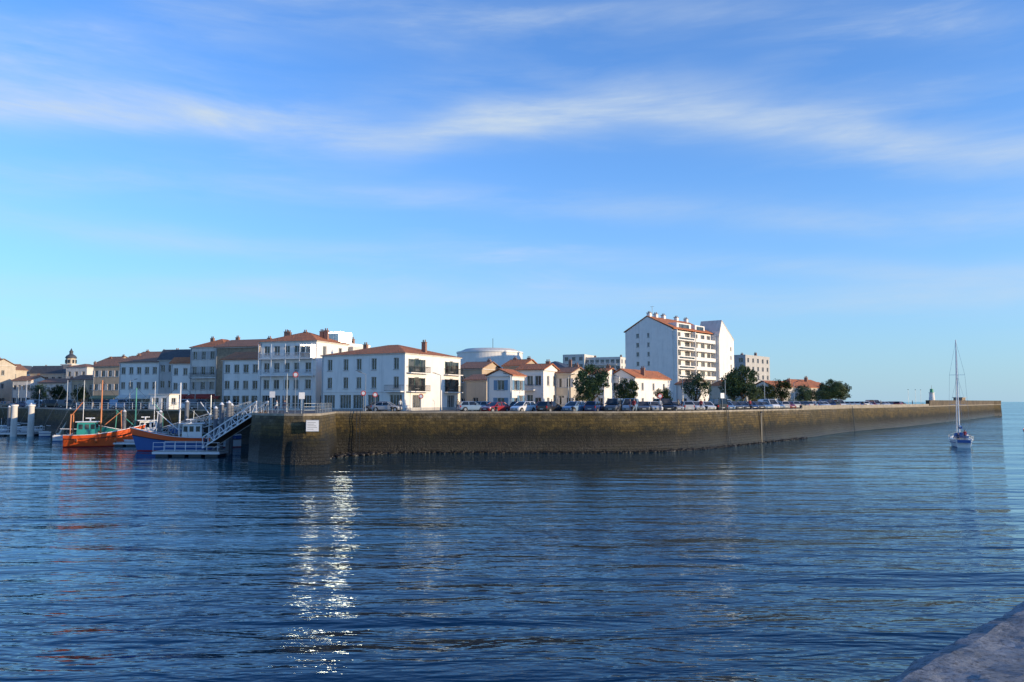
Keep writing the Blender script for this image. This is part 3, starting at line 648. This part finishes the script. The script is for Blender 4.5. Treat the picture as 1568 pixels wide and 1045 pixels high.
for s in(-.5,.5):T.p('brackets',MDK).box(s-.05,s+.05,.06,.5,-.4,.4)
for k in range(5):T.p('lettering',MDK).box(-.5,R.uniform(.1,.5),-.056,-.052,.32-k*.17,.35-k*.17)
T.place((X(480,82.3),82.3,4.0),rad(8))
def railing(name,P,z,mat,h=1.05,sp=1.6,posts=None):
    T=Thing(name);K=T.p('rails',mat);Q=T.p('posts',posts or mat)
    for i in range(len(P)-1):
        a=Vector((*P[i],z));b=Vector((*P[i+1],z));n=max(1,int((b-a).length/sp))
        for hh in(.35,.7,h):K.beam(a+Vector((0,0,hh)),b+Vector((0,0,hh)),.045)
        for k in range(n+1):
            p=a.lerp(b,k/n);Q.cyl(p,p+Vector((0,0,h+.03)),.04)
    T.place()
railing('quay_railing',[(-38.6,121.5),(-28.,88.6),(-26.2,85.8),(-23.4,83.6),(-21.7,83.4),(-20.8,84.6),(-22.8,100.8)],G+.24,MGR,posts=MGR)
railing('harbour_railing',[(-74,135.8),(-56,129.4),(-39.4,123)],G+.24,MWM)
def ladder(x,y,rot):
    T=Thing('quay_ladder');K=T.p('stiles',MDK)
    for s in(-.22,.22):K.beam((s,-.5,-.3),(s,-.12,G+.5),.06)
    for k in range(16):
        z=k*.32;o=-.5+.38*z/5.5;T.p('rungs',MDK).beam((-.22,o,z),(.22,o,z),.035)
    T.place((x,y,0),rot)
ladder(X(437,84.3),83.6,rad(-25));ladder(-20.3+.9,101.3,0);ladder(31.2,116.3,rad(45));ladder(73.5,173,rad(50))
def marker(x,y):
    T=Thing('tide_gauge_post');T.p('post',mk('pale_timber',(.3,.26,.19),.8,.2)).beam((0,0,-1),(0,0,4.7),.22);T.p('arm',MGR).beam((0,0,4.2),(0,.8,4.2),.12);T.p('top',MDK).cyl((0,0,4.7),(0,0,4.95),.2,.1);T.place((x,y,0))
marker(X(1167,125),126)
def beacon(x,y):
    T=Thing('pier_beacon');T.p('column',MW).cyl((0,0,0),(0,0,4.4),1.1,.75,16);T.p('lantern',mk('green_paint',(.03,.3,.15),.4,.1)).cyl((0,0,4.52),(0,0,5.7),.6,.5,16);T.p('gallery',MWM).cyl((0,0,4.4),(0,0,4.52),1.05,1.05,16);T.p('finial',MDK).cyl((0,0,5.7),(0,0,7),.06,.03);T.place((x,y,G))
beacon(X(1440,262),268)
for b in(1402,1413,1421): 
    T=Thing('pier_mast');T.p('pole',MGR).cyl((0,0,0),(0,0,5.),.05,.03);T.p('head',MDK).box(-.1,.1,-.1,.1,5.,5.2);Y=236+(b-1385)*.3;T.place((X(b,Y)-1,Y+3,G))
T=Thing('pier_shelter');T.p('walls',MST).box(-3,3,-1.5,1.5,0,2.9);T.p('roof',MCON).box(-3.3,3.3,-1.8,1.8,2.902,3.1);T.p('door',MDK).box(-.5,.5,-1.53,-1.503,0,2.1);T.place((X(1478,305)-1,308,G),rad(50))
def bollard(x,y):
    T=Thing('mooring_bollard');P=T.p('body',MDK);P.smooth=True;P.loft([[(r*math.cos(k*.6283),r*math.sin(k*.6283),z) for k in range(10)] for r,z in((.25,0),(.18,.1),(.16,.4),(.26,.48),(.24,.58),(.08,.62))]);T.place((x,y,G+.24))
for i in range(2,54,4):
    w=Vector(CV[i])-NC[i]*.3;bollard(w.x,w.y)
T=Thing('harbour_kiosk');f=Fac(T,(-1.8,0),(1.8,0));f.wall(MW,0,2.6,[(.4,1.6,1.,2.1),(2.2,3.1,.02,2.1)]);g=Fac(T,(1.8,0),(1.8,2.4));g.wall(MW,0,2.6,[(.6,1.8,1.,2.1)]);T.p('walls',MW).face([(-1.8,0,0),(-1.8,2.4,0),(-1.8,2.4,2.6),(-1.8,0,2.6)]);T.p('walls',MW).face([(-1.8,2.4,0),(1.8,2.4,0),(1.8,2.4,2.6),(-1.8,2.4,2.6)]);T.p('roof',MW2).box(-2,2,-.2,2.6,2.602,2.75);T.place((X(246,131),131,G),rad(-15))
# ---------------------------------------------------------------- boats
def hull(T,L,B,free,rise,mats,n=16,deckdrop=.35,rake=.9,transom=.75,deck=None):
    S=[]
    for i in range(n+1):
        t=i/n;b=B/2*(transom+(1-transom)*min(1,t/.4)**.7) if t<.45 else B/2*max(.015,1-((t-.45)/.55)**2.3)
        zs=free+rise*t**2.5+.12*(1-t)**3;x=-L/2+L*t
        rows=[(0,-.5),(b*.6,-.35),(b*.82,.12),(b*.95,zs*.68),(b,zs)]
        S.append([Vector((x+rake*t**5*(z/zs if z>0 else -.3),y,z)) for y,z in rows])
    for s in(-1,1):
        for i in range(n):
            for j in range(4):
                k='hull_bottom' if j<2 else 'hull_side' if j==2 else 'bulwark'
                P=T.p(k,mats[k]);a,b,c,d=S[i][j],S[i+1][j],S[i+1][j+1],S[i][j+1]
                P.face([(v.x,s*v.y,v.z) for v in(a,b,c,d)])
        T.p('rubbing_strake',MRUB if 'strake' not in mats else mats['strake'])
        for i in range(n):
            a=S[i][3];b=S[i+1][3];T.parts['rubbing_strake'].beam((a.x,s*(a.y+.03),a.z),(b.x,s*(b.y+.03),b.z),.09)
            a=S[i][4];b=S[i+1][4];T.p('gunwale',mats.get('gunwale',MWM)).beam((a.x,s*a.y,a.z+.02),(b.x,s*b.y,b.z+.02),.12,.08)
    P=T.p('hull_side',mats['hull_side']);P.face([(v.x,v.y,v.z) for v in S[0]]+[(v.x,-v.y,v.z) for v in S[0][:0:-1]])
    D=T.p('deck',deck or MBR)
    for i in range(n):
        a,b=S[i],S[i+1];za=a[4].z-deckdrop;zb=b[4].z-deckdrop;D.face([(a[4].x,-a[3].y,za),(b[4].x,-b[3].y,zb),(b[4].x,b[3].y,zb),(a[4].x,a[3].y,za)])
def trawler(name,hc,bc,wc,mc,loc,rot,L=11.5,B=3.9,m1=7.3,boot=MRED):
    T=Thing(name);hull(T,L,B,1.6,1.5,{'hull_bottom':boot,'hull_side':hc,'bulwark':bc},rake=1.,transom=.8)
    x0,x1=-3.2,-.6
    W=T.p('wheelhouse',wc);W.hexa([(x0,-1.15,1.),(x1,-1.15,1.),(x1,1.15,1.),(x0,1.15,1.),(x0+.1,-1.05,3.5),(x1-.15,-1.05,3.5),(x1-.15,1.05,3.5),(x0+.1,1.05,3.5)])
    T.p('wheelhouse_roof',MWM).box(x0-.15,x1+.2,-1.25,1.25,3.5,3.62)
    g=T.p('wheelhouse_windows',MGL)
    for k in(-.72,0,.72): g.hexa([(x1-.09,k-.28,2.55),(x1-.03,k-.28,2.55),(x1-.03,k+.28,2.55),(x1-.09,k+.28,2.55),(x1-.14,k-.28,3.25),(x1-.08,k-.28,3.25),(x1-.08,k+.28,3.25),(x1-.14,k+.28,3.25)])
    for s in(-1,1):
        for xx in(x0+.3,x0+1.1,x0+1.85):g.box(xx,xx+.5,*sorted((s*1.07,s*1.13)),2.5,3.2)
    K=T.p('mast_and_gallows',mc);sx=-L/2+.85;bx=L/2-2.2
    K.cyl((-.2,0,1.2),(-.2,0,m1),.13,.08);K.cyl((-.2,0,2.6),(bx,0,5.2),.07,.05);K.cyl((sx,-1.3,1.2),(sx,-1.,4.6),.09);K.cyl((sx,1.3,1.2),(sx,1.,4.6),.09);K.beam((sx,-1.1,4.6),(sx,1.1,4.6),.16);K.cyl((bx,0,1.6),(bx-.2,0,5.2),.07,.05);K.cyl((sx,0,4.6),(sx+1.3,0,6.4),.06)
    K.beam((-.2,-.8,5.6),(-.2,.8,5.6),.08)
    r=T.p('rigging',MDK)
    for a,b in(((-.2,0,m1),(L/2,0,3.)),((-.2,0,m1),(sx,0,4.7)),((-.2,0,6.4),(bx,0,5.2)),((-.2,0,5.8),(-1.6,1.8,1.6)),((-.2,0,5.8),(-1.6,-1.8,1.6)),((bx-.2,0,5.2),(L/2,0,3.))):r.cyl(a,b,.022,n=4)
    T.p('radar',MWM).box(-2.2,-1.,-.12,.12,4.,4.15);T.p('radar',MWM).cyl((-1.6,0,3.62),(-1.6,0,4.),.1)
    w=T.p('winch',MDK);w.cyl((1.2,-.8,1.75),(1.2,.8,1.75),.35,n=14);w.box(.8,1.6,-1.,-.85,1.3,2.1);w.box(.8,1.6,.85,1.,1.3,2.1)
    T.p('fish_boxes',paint('crate_blue',(.05,.15,.35))).box(1.9,2.7,-.7,.5,1.5,2.1)
    nb=T.p('fenders',mk('buoy_orange',(.6,.12,.02),.5,.1));nb.smooth=True
    for xx in(-3,-.5,2):
        c=Vector((xx,-B/2-.18,.9));secs=[[(c.x+.22*math.sin(f)*math.cos(a),c.y+.22*math.sin(f)*math.sin(a),c.z-.34*math.cos(f)) for a in[k*.785 for k in range(8)]] for f in(.1,.7,1.57,2.4,3.04)];nb.loft(secs)
    nt=T.p('fishing_net',mk('net_green',(.03,.14,.1),.9,.5,5,.1,8));nt.smooth=True
    for k in range(5): c=(sx+.9+R.uniform(-.4,.6),R.uniform(-.6,.6),1.6+R.uniform(0,.3));nt.loft([[(c[0]+R.uniform(.4,.6)*math.sin(f)*math.cos(a),c[1]+.6*math.sin(f)*math.sin(a),c[2]-.35*math.cos(f)) for a in[k*.785 for k in range(8)]] for f in(.1,.8,1.57,2.4,3.04)])
    T.place(loc,rot)
MORG=paint('hull_orange',(.75,.1,.01),.4);MTEAL=paint('teal_paint',(.02,.27,.22),.45);MOM=paint('orange_mast',(.6,.2,.06),.5);MHB=paint('hull_blue',(.03,.1,.3),.4);MGM=paint('green_mast',(.05,.3,.22),.5)
MHW=paint('hull_white',(.72,.72,.7),.35)
trawler('orange_trawler',MORG,MORG,MTEAL,MOM,(X(160,117),117,0),rad(20),9.6,3.8,9.6)
trawler('orange_trawler',MORG,MTEAL,MHW,MGM,(X(208,124),124,0),rad(-150),9.6,3.6,8.6)
trawler('blue_trawler',MHB,MORG,MHW,MWM,(X(275,107),107,0),rad(-165),9.8,3.6,9)
trawler('white_trawler',MHW,MHB,MHW,MGR,(X(318,113),114,0),rad(-160),8.8,3.2,7.4)
def launch(loc,rot,L=6,name='motor_boat',col=MHW):
    T=Thing(name);hull(T,L,2.3,.8,.5,{'hull_bottom':MHB,'hull_side':col,'bulwark':col,'strake':MHB},deck=MWM,rake=.6,transom=.85)
    T.p('cabin',MHW).hexa([(-.6,-.75,.7),(1.3,-.7,.7),(1.3,.7,.7),(-.6,.75,.7),(-.6,-.65,1.8),(.6,-.6,1.8),(.6,.6,1.8),(-.6,.65,1.8)])
    T.p('cabin_windows',MGL).hexa([(-.5,-.735,1.2),(1.0,-.71,1.2),(1.0,.71,1.2),(-.5,.735,1.2),(-.5,-.69,1.65),(.74,-.66,1.65),(.74,.66,1.65),(-.5,.69,1.65)])
    T.p('outboard',MDK).box(-L/2-.4,-L/2-.05,-.2,.2,.3,1.2);T.p('mast',MWM).cyl((-.3,0,1.8),(-.3,0,3.2),.03);T.place(loc,rot)
launch((X(72,158),158,0),rad(10),8);launch((X(96,160),160,0),rad(-170),6);launch((X(30,168),168,0),rad(20),6.5);launch((X(8,158),158,0),rad(-10),7);launch((X(120,140),140,0),rad(30),6);launch((X(52,175),175,0),rad(0),6)
def person(name,shirt,trous,walk=False,sit=False):
    s=.16 if walk else .03
    pts=[('pel',(0,0,.95),.13),('chest',(0,0,1.3),.155),('neck',(0,0,1.47),.06),('head',(0,.02,1.6),.085),('top',(0,.01,1.7),.075)]
    for sd,k in((-1,'l'),(1,'r')):
        f=s*sd
        pts+=[('hip'+k,(sd*.09,0,.9),.095),('kn'+k,(sd*.1,f*.9+.02,.5),.065),('an'+k,(sd*.1,f*1.3-(.06 if walk else 0),.09),.042),('toe'+k,(sd*.12,f*1.3+.16,.035),.035),
              ('sh'+k,(sd*.18,0,1.41),.062),('el'+k,(sd*.24,-f*.5-.02,1.13),.045),('wr'+k,(sd*.25,-f*.9+.08,.9),.03),('ha'+k,(sd*.25,-f*.9+.11,.83),.034)]
    idx={p[0]:i for i,p in enumerate(pts)}
    E=[('pel','chest'),('chest','neck'),('neck','head'),('head','top')]
    for k in'lr':E+=[('pel','hip'+k),('hip'+k,'kn'+k),('kn'+k,'an'+k),('an'+k,'toe'+k),('chest','sh'+k),('sh'+k,'el'+k),('el'+k,'wr'+k),('wr'+k,'ha'+k)]
    P_=[Vector(p[1]) for p in pts]
    if sit:
        for k,sd in(('l',-1),('r',1)):
            P_[idx['kn'+k]]=Vector((sd*.13,.42,.92));P_[idx['an'+k]]=Vector((sd*.13,.46,.5));P_[idx['toe'+k]]=Vector((sd*.13,.62,.45));P_[idx['wr'+k]]=Vector((sd*.16,.3,1.05));P_[idx['ha'+k]]=Vector((sd*.14,.38,1.03))
    me=bpy.data.meshes.new(name);me.from_pydata(P_,[(idx[a],idx[b]) for a,b in E],[]);o=link(bpy.data.objects.new(name,me))
    o.modifiers.new('s','SKIN')
    for i,p in enumerate(pts): me.skin_vertices[0].data[i].radius=(p[2],p[2]*.85)
    me.skin_vertices[0].data[0].use_root=True
    sb=o.modifiers.new('d','SUBSURF');sb.levels=2
    dg=bpy.context.evaluated_depsgraph_get();m2=bpy.data.meshes.new_from_object(o.evaluated_get(dg));bpy.data.objects.remove(o)
    m2.materials.clear()
    for m in(shirt,trous,MSK,MHA,MRUB):m2.materials.append(m)
    for f in m2.polygons:
        c=f.center;f.use_smooth=True
        if c.z>1.62 or (c.z>1.56 and c.y<-.02):i=3
        elif c.z>1.46:i=2
        elif not sit and c.z<.1:i=4
        elif abs(c.x)>.2 and c.z<.93:i=2
        elif c.z<.95:i=1
        else:i=0
        f.material_index=i
    ex=Part(MSK);ex.hexa([(-.014,.1,1.57),(.014,.1,1.57),(.014,.125,1.572),(-.014,.125,1.572),(-.01,.09,1.62),(.01,.09,1.62),(.01,.1,1.62),(-.01,.1,1.62)])
    for sd,k in((-1,'l'),(1,'r')):
        h=P_[idx['ha'+k]]
        for j in range(4):ex.cyl(h+Vector((0,-.025+.018*j,-.02)),h+Vector((-sd*.01,-.02+.02*j,-.085-.01*(j in(1,2)))),.009,.007,5)
        ex.cyl(h+Vector((0,.03,.02)),h+Vector((-sd*.02,.06,-.03)),.01,.008,5);ex.box(*sorted((sd*.08,sd*.1)),.0,.03,1.56,1.62)
    m3=ex.mesh('d');bm=bmesh.new();bm.from_mesh(m2);n0=len(bm.faces);bm.from_mesh(m3);bm.faces.ensure_lookup_table()
    for f in bm.faces[n0:]:f.material_index=2
    bm.to_mesh(m2);bm.free();return m2
cl=[mk('cloth_'+n,c,.9,.1) for n,c in(('navy',(.02,.03,.07)),('red',(.35,.04,.04)),('white',(.6,.6,.58)),('denim',(.05,.08,.15)),('black',(.015,.015,.015)),('beige',(.35,.28,.2)))]
PM=[person('pedestrian',cl[0],cl[3]),person('pedestrian',cl[1],cl[4],True),person('pedestrian',cl[2],cl[3],True),person('pedestrian',cl[5],cl[0])]
PS=person('sailor',cl[0],cl[5],sit=True);PS2=person('sailor',cl[1],cl[3])
def man(x,y,z,rot,k): o=link(bpy.data.objects.new('pedestrian',PM[k]));o.location=(x,y,z);o.rotation_euler=(0,0,rot)
for i,(b,Y) in enumerate(((966,106),(972,106.3),(1012,110),(1040,115),(1046,115),(1075,118),(612,112),(700,108),(845,106.2),(1150,134),(1250,158),(1350,199),(1398,226),(1450,262),(1456,263))): man(X(b,Y),Y+1,G+.13 if b>530 else G,R.uniform(0,6.2),i%4)
man(X(437,90),90,G,1.,0);man(X(425,95),95,G,2.,2);man(X(318,96),96,.65,1.2,0);man(X(326,96.4),96.4,.65,2.4,3)
def sailboat():
    T=Thing('sailing_yacht');L=8.6;hull(T,L,2.9,.95,.45,{'hull_bottom':MHB,'hull_side':MHW,'bulwark':MHW,'strake':MHB,'gunwale':MHW},deck=MHW,deckdrop=.02,rake=.9,transom=.7)
    c=T.p('coachroof',MHW);c.loft([[(x,-w,1.),(x,-w*.85,z),(x,w*.85,z),(x,w,1.)] for x,w,z in((-1.2,.95,1.5),(.8,.9,1.45),(2.4,.5,1.25),(2.9,.2,1.1))])
    T.p('cabin_windows',MGL).box(-.8,1.6,-.91,-.87,1.15,1.33);T.p('cabin_windows',MGL).box(-.8,1.6,.87,.91,1.15,1.33)
    s=T.p('sprayhood',MHB);s.smooth=True;s.loft([[(x,-w,1.3),(x,-w*.9,1.3+h*.8),(x,0,1.3+h),(x,w*.9,1.3+h*.8),(x,w,1.3)] for x,w,h in((-1.7,.95,.75),(-1.2,.95,.75),(-.6,.85,.25))])
    m=T.p('mast',MWM);m.cyl((.7,0,1.4),(.7,0,15.6),.1,.07);m.cyl((.7,0,2.5),(-3.2,0,2.6),.07);
    for z in(6.,10.4):m.beam((.7,-1.,z),(.7,1.,z),.05)
    sc=T.p('sail_cover',MHB);sc.smooth=True;sc.loft([[(x,r*math.cos(a),2.75+r*1.4*math.sin(a)) for a in[k*.785 for k in range(8)]] for x,r in((.55,.22),(-.5,.2),(-2,.15),(-3.1,.1))])
    r=T.p('rigging',MGR)
    for a,b in(((.7,0,15.4),(4.9,0,1.5)),((.7,0,15.5),(-4.2,0,1.1))):r.cyl(a,b,.018,n=4)
    for k in(-1,1):
        r.cyl((.7,0,15.4),(.7,k,10.4),.016,n=4);r.cyl((.7,k,10.4),(.5,k*1.4,1.1),.016,n=4);r.cyl((.7,0,10.3),(.7,k*1.,6.),.014,n=4);r.cyl((.7,0,6),(.2,k*1.4,1.1),.014,n=4)
    j=T.p('furled_jib',MHW);j.cyl((4.75,0,1.8),(1.1,0,14.1),.09,.05,8)
    rl=T.p('pushpit',MGR)
    for k in(-1,1):
        for x in(-4.2,-3,-1.5,0,1.5,3):rl.cyl((x,k*(1.05+ .3*(x>-4 and x<2)-.35*(x>2)),.95),(x,k*(1.05+.3*(x>-4 and x<2)-.35*(x>2)),1.6),.02,n=5)
        rl.cyl((-4.2,k*1.05,1.6),(-3,k*1.35,1.6),.015,n=4);rl.cyl((-3,k*1.35,1.6),(1.5,k*1.35,1.6),.015,n=4);rl.cyl((1.5,k*1.35,1.6),(4.6,0,1.9),.015,n=4)
    rl.cyl((-4.2,-1.05,1.6),(-4.2,1.05,1.6),.02,n=5)
    T.p('dinghy',MHB).box(-4.9,-4.4,-.8,.8,.7,1.1)
    e=T.place((X(1466,117),117,0),rad(66))
    for me,lc,rt in((PS,(-3,.5,.35),-1.6),(PS2,(-2.2,-.4,.75),-1.6)):
        o=link(bpy.data.objects.new('sailor',me));o.parent=e;o.location=lc;o.rotation_euler=(0,0,rt)
sailboat()
launch((X(1572,160),160,0),rad(60),6,'motor_boat',MORG)
def pontoon(loc,rot,L,W,rails=True,name='floating_pontoon'):
    T=Thing(name);T.p('deck',mk('deck_boards',(.35,.33,.3),.8,.2,3)).box(-L/2,L/2,-W/2,W/2,.55,.65);T.p('edge',MWM).box(-L/2-.06,L/2+.06,-W/2-.06,W/2+.06,.3,.548)
    for k in range(int(L/2)): x=-L/2+.3+k*2;T.p('floats',MDK).box(x,x+1.5,-W/2+.1,W/2-.1,-.3,.298)
    if rails:
        r=T.p('rails',MWM)
        for s in(-1,1):
            for h in(.5,1.):r.beam((-L/2,s*W/2*.95,.65+h),(L/2,s*W/2*.95,.65+h),.05)
            for k in range(int(L/1.3)+1):r.cyl((-L/2+k*1.3,s*W/2*.95,.65),(-L/2+k*1.3,s*W/2*.95,1.65),.03,n=6)
    T.place(loc,rot)
pontoon((X(297,96),96,0),rad(-3),8,3);pontoon((X(225,116),117,0),rad(-5),10,2.2,False);pontoon((X(80,156),155.5,0),rad(3),11,2);pontoon((X(14,152),152,0),rad(0),11,2.4)
def gang(p0,p1,w=1.5,h=1.3,mat=MGR,n=9):
    T=Thing('gangway_bridge');K=T.p('truss',mat);p0=Vector(p0);p1=Vector(p1);d=(p1-p0);s=Vector((-d.y,d.x,0)).normalized()*w/2;u=Vector((0,0,h))
    for k in(-1,1):
        a=p0+s*k;b=p1+s*k;K.beam(a,b,.12);K.beam(a+u,b+u,.12)
        for i in range(n+1):
            q_=a.lerp(b,i/n);K.beam(q_,q_+u,.07)
            if i<n: q3=a.lerp(b,(i+1)/n);K.beam(q_ if i%2 else q_+u,q3+u if i%2 else q3,.06)
    T.p('deck',MBR).hexa([p0-s,p0+s,p1+s,p1-s]+[v+Vector((0,0,.06)) for v in(p0-s,p0+s,p1+s,p1-s)]);T.place()
gang((X(403,90),90,5.2),(X(322,97),97,.9),mat=MWM);gang((X(398,104),106,5.2),(X(255,109),109,1.4),n=14);gang((X(385,119),119,5.2),(X(240,114),114,1.2),n=14)
def pile(x,y,z,r=.25):
    T=Thing('mooring_pile');T.p('pile',mk('pile_steel',(.12,.13,.15),.6,.3,1)).cyl((0,0,-3),(0,0,z),r,r,14);T.p('cap',MWM).cyl((0,0,z),(0,0,z+.3),r*1.05,.05,14);T.place((x,y,0))
for b,Y,z in((341,98,6.1),(352,97,6.3),(356,100,6.),(332,104,5.6),(248,113,5.),(288,110,6.4),(50,158,5.9),(110,157,5),(17,154,5.4),(193,119,5)):pile(X(b,Y),Y,z,.28)
for b in(46,20): 
    T=Thing('concrete_dolphin');T.p('post',MW2).cyl((0,0,-2),(0,0,5.6),.6,.5,16);T.p('cap',MW).cyl((0,0,5.6),(0,0,5.9),.65,.6,16);T.place((X(b,148),149,0))
def dinghymast(b,Y,h):
    T=Thing('moored_sailboat');hull(T,7.5,2.5,.8,.3,{'hull_bottom':MHB,'hull_side':MHW,'bulwark':MHW,'strake':MHB},deck=MHW,deckdrop=.02);T.p('coachroof',MHW).box(-1,1.8,-.8,.8,.85,1.3);m=T.p('mast',MWM);m.cyl((.5,0,1),(.5,0,h),.06,.04);m.cyl((.5,0,1.9),(-2.8,0,2),.05);m.beam((.5,-.7,h*.6),(.5,.7,h*.6),.04)
    for p in((3.8,0,1.2),(-3.6,0,.9)):T.p('rigging',MGR).cyl((.5,0,h-.1),p,.015,n=4)
    T.place((X(b,Y),Y,0),rad(R.uniform(-30,30)))
for b,Y,h in((38,172,11),(58,166,9),(-15,175,12),(100,150,10.5),(125,133,10),(233,119,9.5)):dinghymast(b,Y,h)
P=Part(MB);P.hexa([(-86,150,-.5),(-78,137,-.5),(-73,143,-.5),(-81,156,-.5),(-90,158,5.05),(-75,136.5,5.05),(-70,142,5.05),(-84,163,5.05)])
link(bpy.data.objects.new('stone_slipway',P.mesh('stone_slipway')))
# ---------------------------------------------------------------- light, sky, camera
az=math.atan2(.93,-.36)
S=Vector((math.sin(az)*math.cos(rad(SUN_EL)),math.cos(az)*math.cos(rad(SUN_EL)),math.sin(rad(SUN_EL))))
sl=bpy.data.lights.new('sun','SUN');sl.energy=5;sl.angle=rad(.5);sl.color=(1,.8,.54)
so=link(bpy.data.objects.new('sun',sl));so.rotation_euler=(-S).to_track_quat('-Z','Y').to_euler()
w=bpy.data.worlds.new('World');SC.world=w;w.use_nodes=True;t=NT(w.node_tree)
out=t.n('ShaderNodeOutputWorld');bg=t.n('ShaderNodeBackground');t.l(bg.outputs[0],out.inputs[0]);bg.inputs[1].default_value=.125
sk=t.n('ShaderNodeTexSky',sky_type='NISHITA');sk.sun_disc=False;sk.sun_elevation=rad(SUN_EL);sk.sun_rotation=az;sk.air_density=1.;sk.dust_density=.1;sk.ozone_density=3.
tc=t.n('ShaderNodeTexCoord').outputs['Generated'];sp=t.n('ShaderNodeSeparateXYZ');t.l(tc,sp.inputs[0])
el=t.m('MULTIPLY',t.m('ARCSINE',sp.outputs[2]),57.3);azn=t.m('MULTIPLY',t.m('ARCTAN2',sp.outputs[0],sp.outputs[1]),57.3)
cmb=t.n('ShaderNodeCombineXYZ');t.l(t.m('MULTIPLY',azn,.1),cmb.inputs[0]);t.l(t.m('MULTIPLY',el,.1),cmb.inputs[1]);cv=cmb.outputs[0]
wisp=t.noise(cv,1.6,6,.6,sc=(.36,2.2,1),rot=(0,0,rad(4)),dist=.3)
soft=t.noise(cv,.9,3,.5,sc=(.5,1.6,1),dist=.2)
def azel(px,py):
    v=(522.5-py)/F;u=(px-784)/F;y=math.cos(PITCH)-v*math.sin(PITCH);z=math.sin(PITCH)+v*math.cos(PITCH)
    return math.degrees(math.atan2(u,y)),math.degrees(math.atan2(z,math.hypot(u,y)))
def band(pts,w_,amp,lo=.15):
    fc=t.n('ShaderNodeFloatCurve');cu=fc.mapping.curves[0]
    x=t.rng(azn,-40,40,0,1);t.l(x,fc.inputs['Value'])
    A=[azel(*p) for p in pts];A=[(-40,A[0][1])]+A+[(40,A[-1][1])]
    P=[((a+40)/80,e/40) for a,e in A];cu.points[0].location=P[0];cu.points[1].location=P[-1]
    for p in P[1:-1]:cu.points.new(*p)
    fc.mapping.update()
    c=t.m('MULTIPLY',fc.outputs[0],40.);c=t.m('ADD',c,t.m('MULTIPLY',t.m('SUBTRACT',soft,.5),2.5))
    d=t.m('DIVIDE',t.m('SUBTRACT',el,c),w_);g=t.m('EXPONENT',t.m('MULTIPLY',t.m('MULTIPLY',d,d),-1.))
    return t.m('MULTIPLY',t.m('MULTIPLY',g,amp),t.rng(wisp,.34,.68,lo,1.))
bs=[band([(0,165),(150,172),(300,182),(450,197),(600,212),(700,192),(800,183),(900,178),(1000,175),(1150,182),(1300,203),(1430,232),(1568,238)],1.4,.85,.25),
 band([(0,95),(150,110),(300,140),(420,165),(700,130),(900,120),(1568,150)],1.5,.3,.1),
 band([(0,268),(200,272),(400,288),(600,298),(800,303),(950,312),(1568,325)],1.1,.38,.1),
 band([(0,50),(400,20),(700,45),(1000,20),(1250,18),(1568,45)],1.6,.32,.1),
 band([(0,450),(400,445),(700,450),(1000,460),(1300,455),(1568,440)],1.2,.42,.25),
 band([(0,330),(600,390),(1100,402),(1300,406),(1568,425)],.9,.36,.1)]
cl_=bs[0]
for b_ in bs[1:]:cl_=t.m('ADD',cl_,b_)
gen=t.m('MULTIPLY',t.rng(wisp,.52,.75,0,.8),t.rng(soft,.42,.62,0,.3))
cl_=t.m('ADD',cl_,gen,clamp=True)
cl_=t.m('MULTIPLY',cl_,t.rng(el,0,4,0,1),clamp=True)
skc=t.mix(1.,sk.outputs[0],(1.25,1.9,2.8,1),'MULTIPLY')
hz=t.m('EXPONENT',t.m('DIVIDE',t.m('MAXIMUM',el,0.),-9.))
skc=t.mix(t.m('MULTIPLY',hz,.88),skc,(3.1,4.7,6.1,1))
col=t.mix(cl_,skc,(4.8,5.7,6.7,1));t.l(col,bg.inputs[0])
cd=bpy.data.cameras.new('camera');cam=link(bpy.data.objects.new('camera',cd));cd.sensor_width=36;cd.lens=F/1568*36;cd.clip_end=30000;cd.clip_start=.1
cam.location=(0,0,EYE);cam.rotation_euler=(math.pi/2+PITCH,0,0);SC.camera=cam
SC.view_settings.view_transform='Standard';SC.view_settings.look='None';SC.view_settings.exposure=0
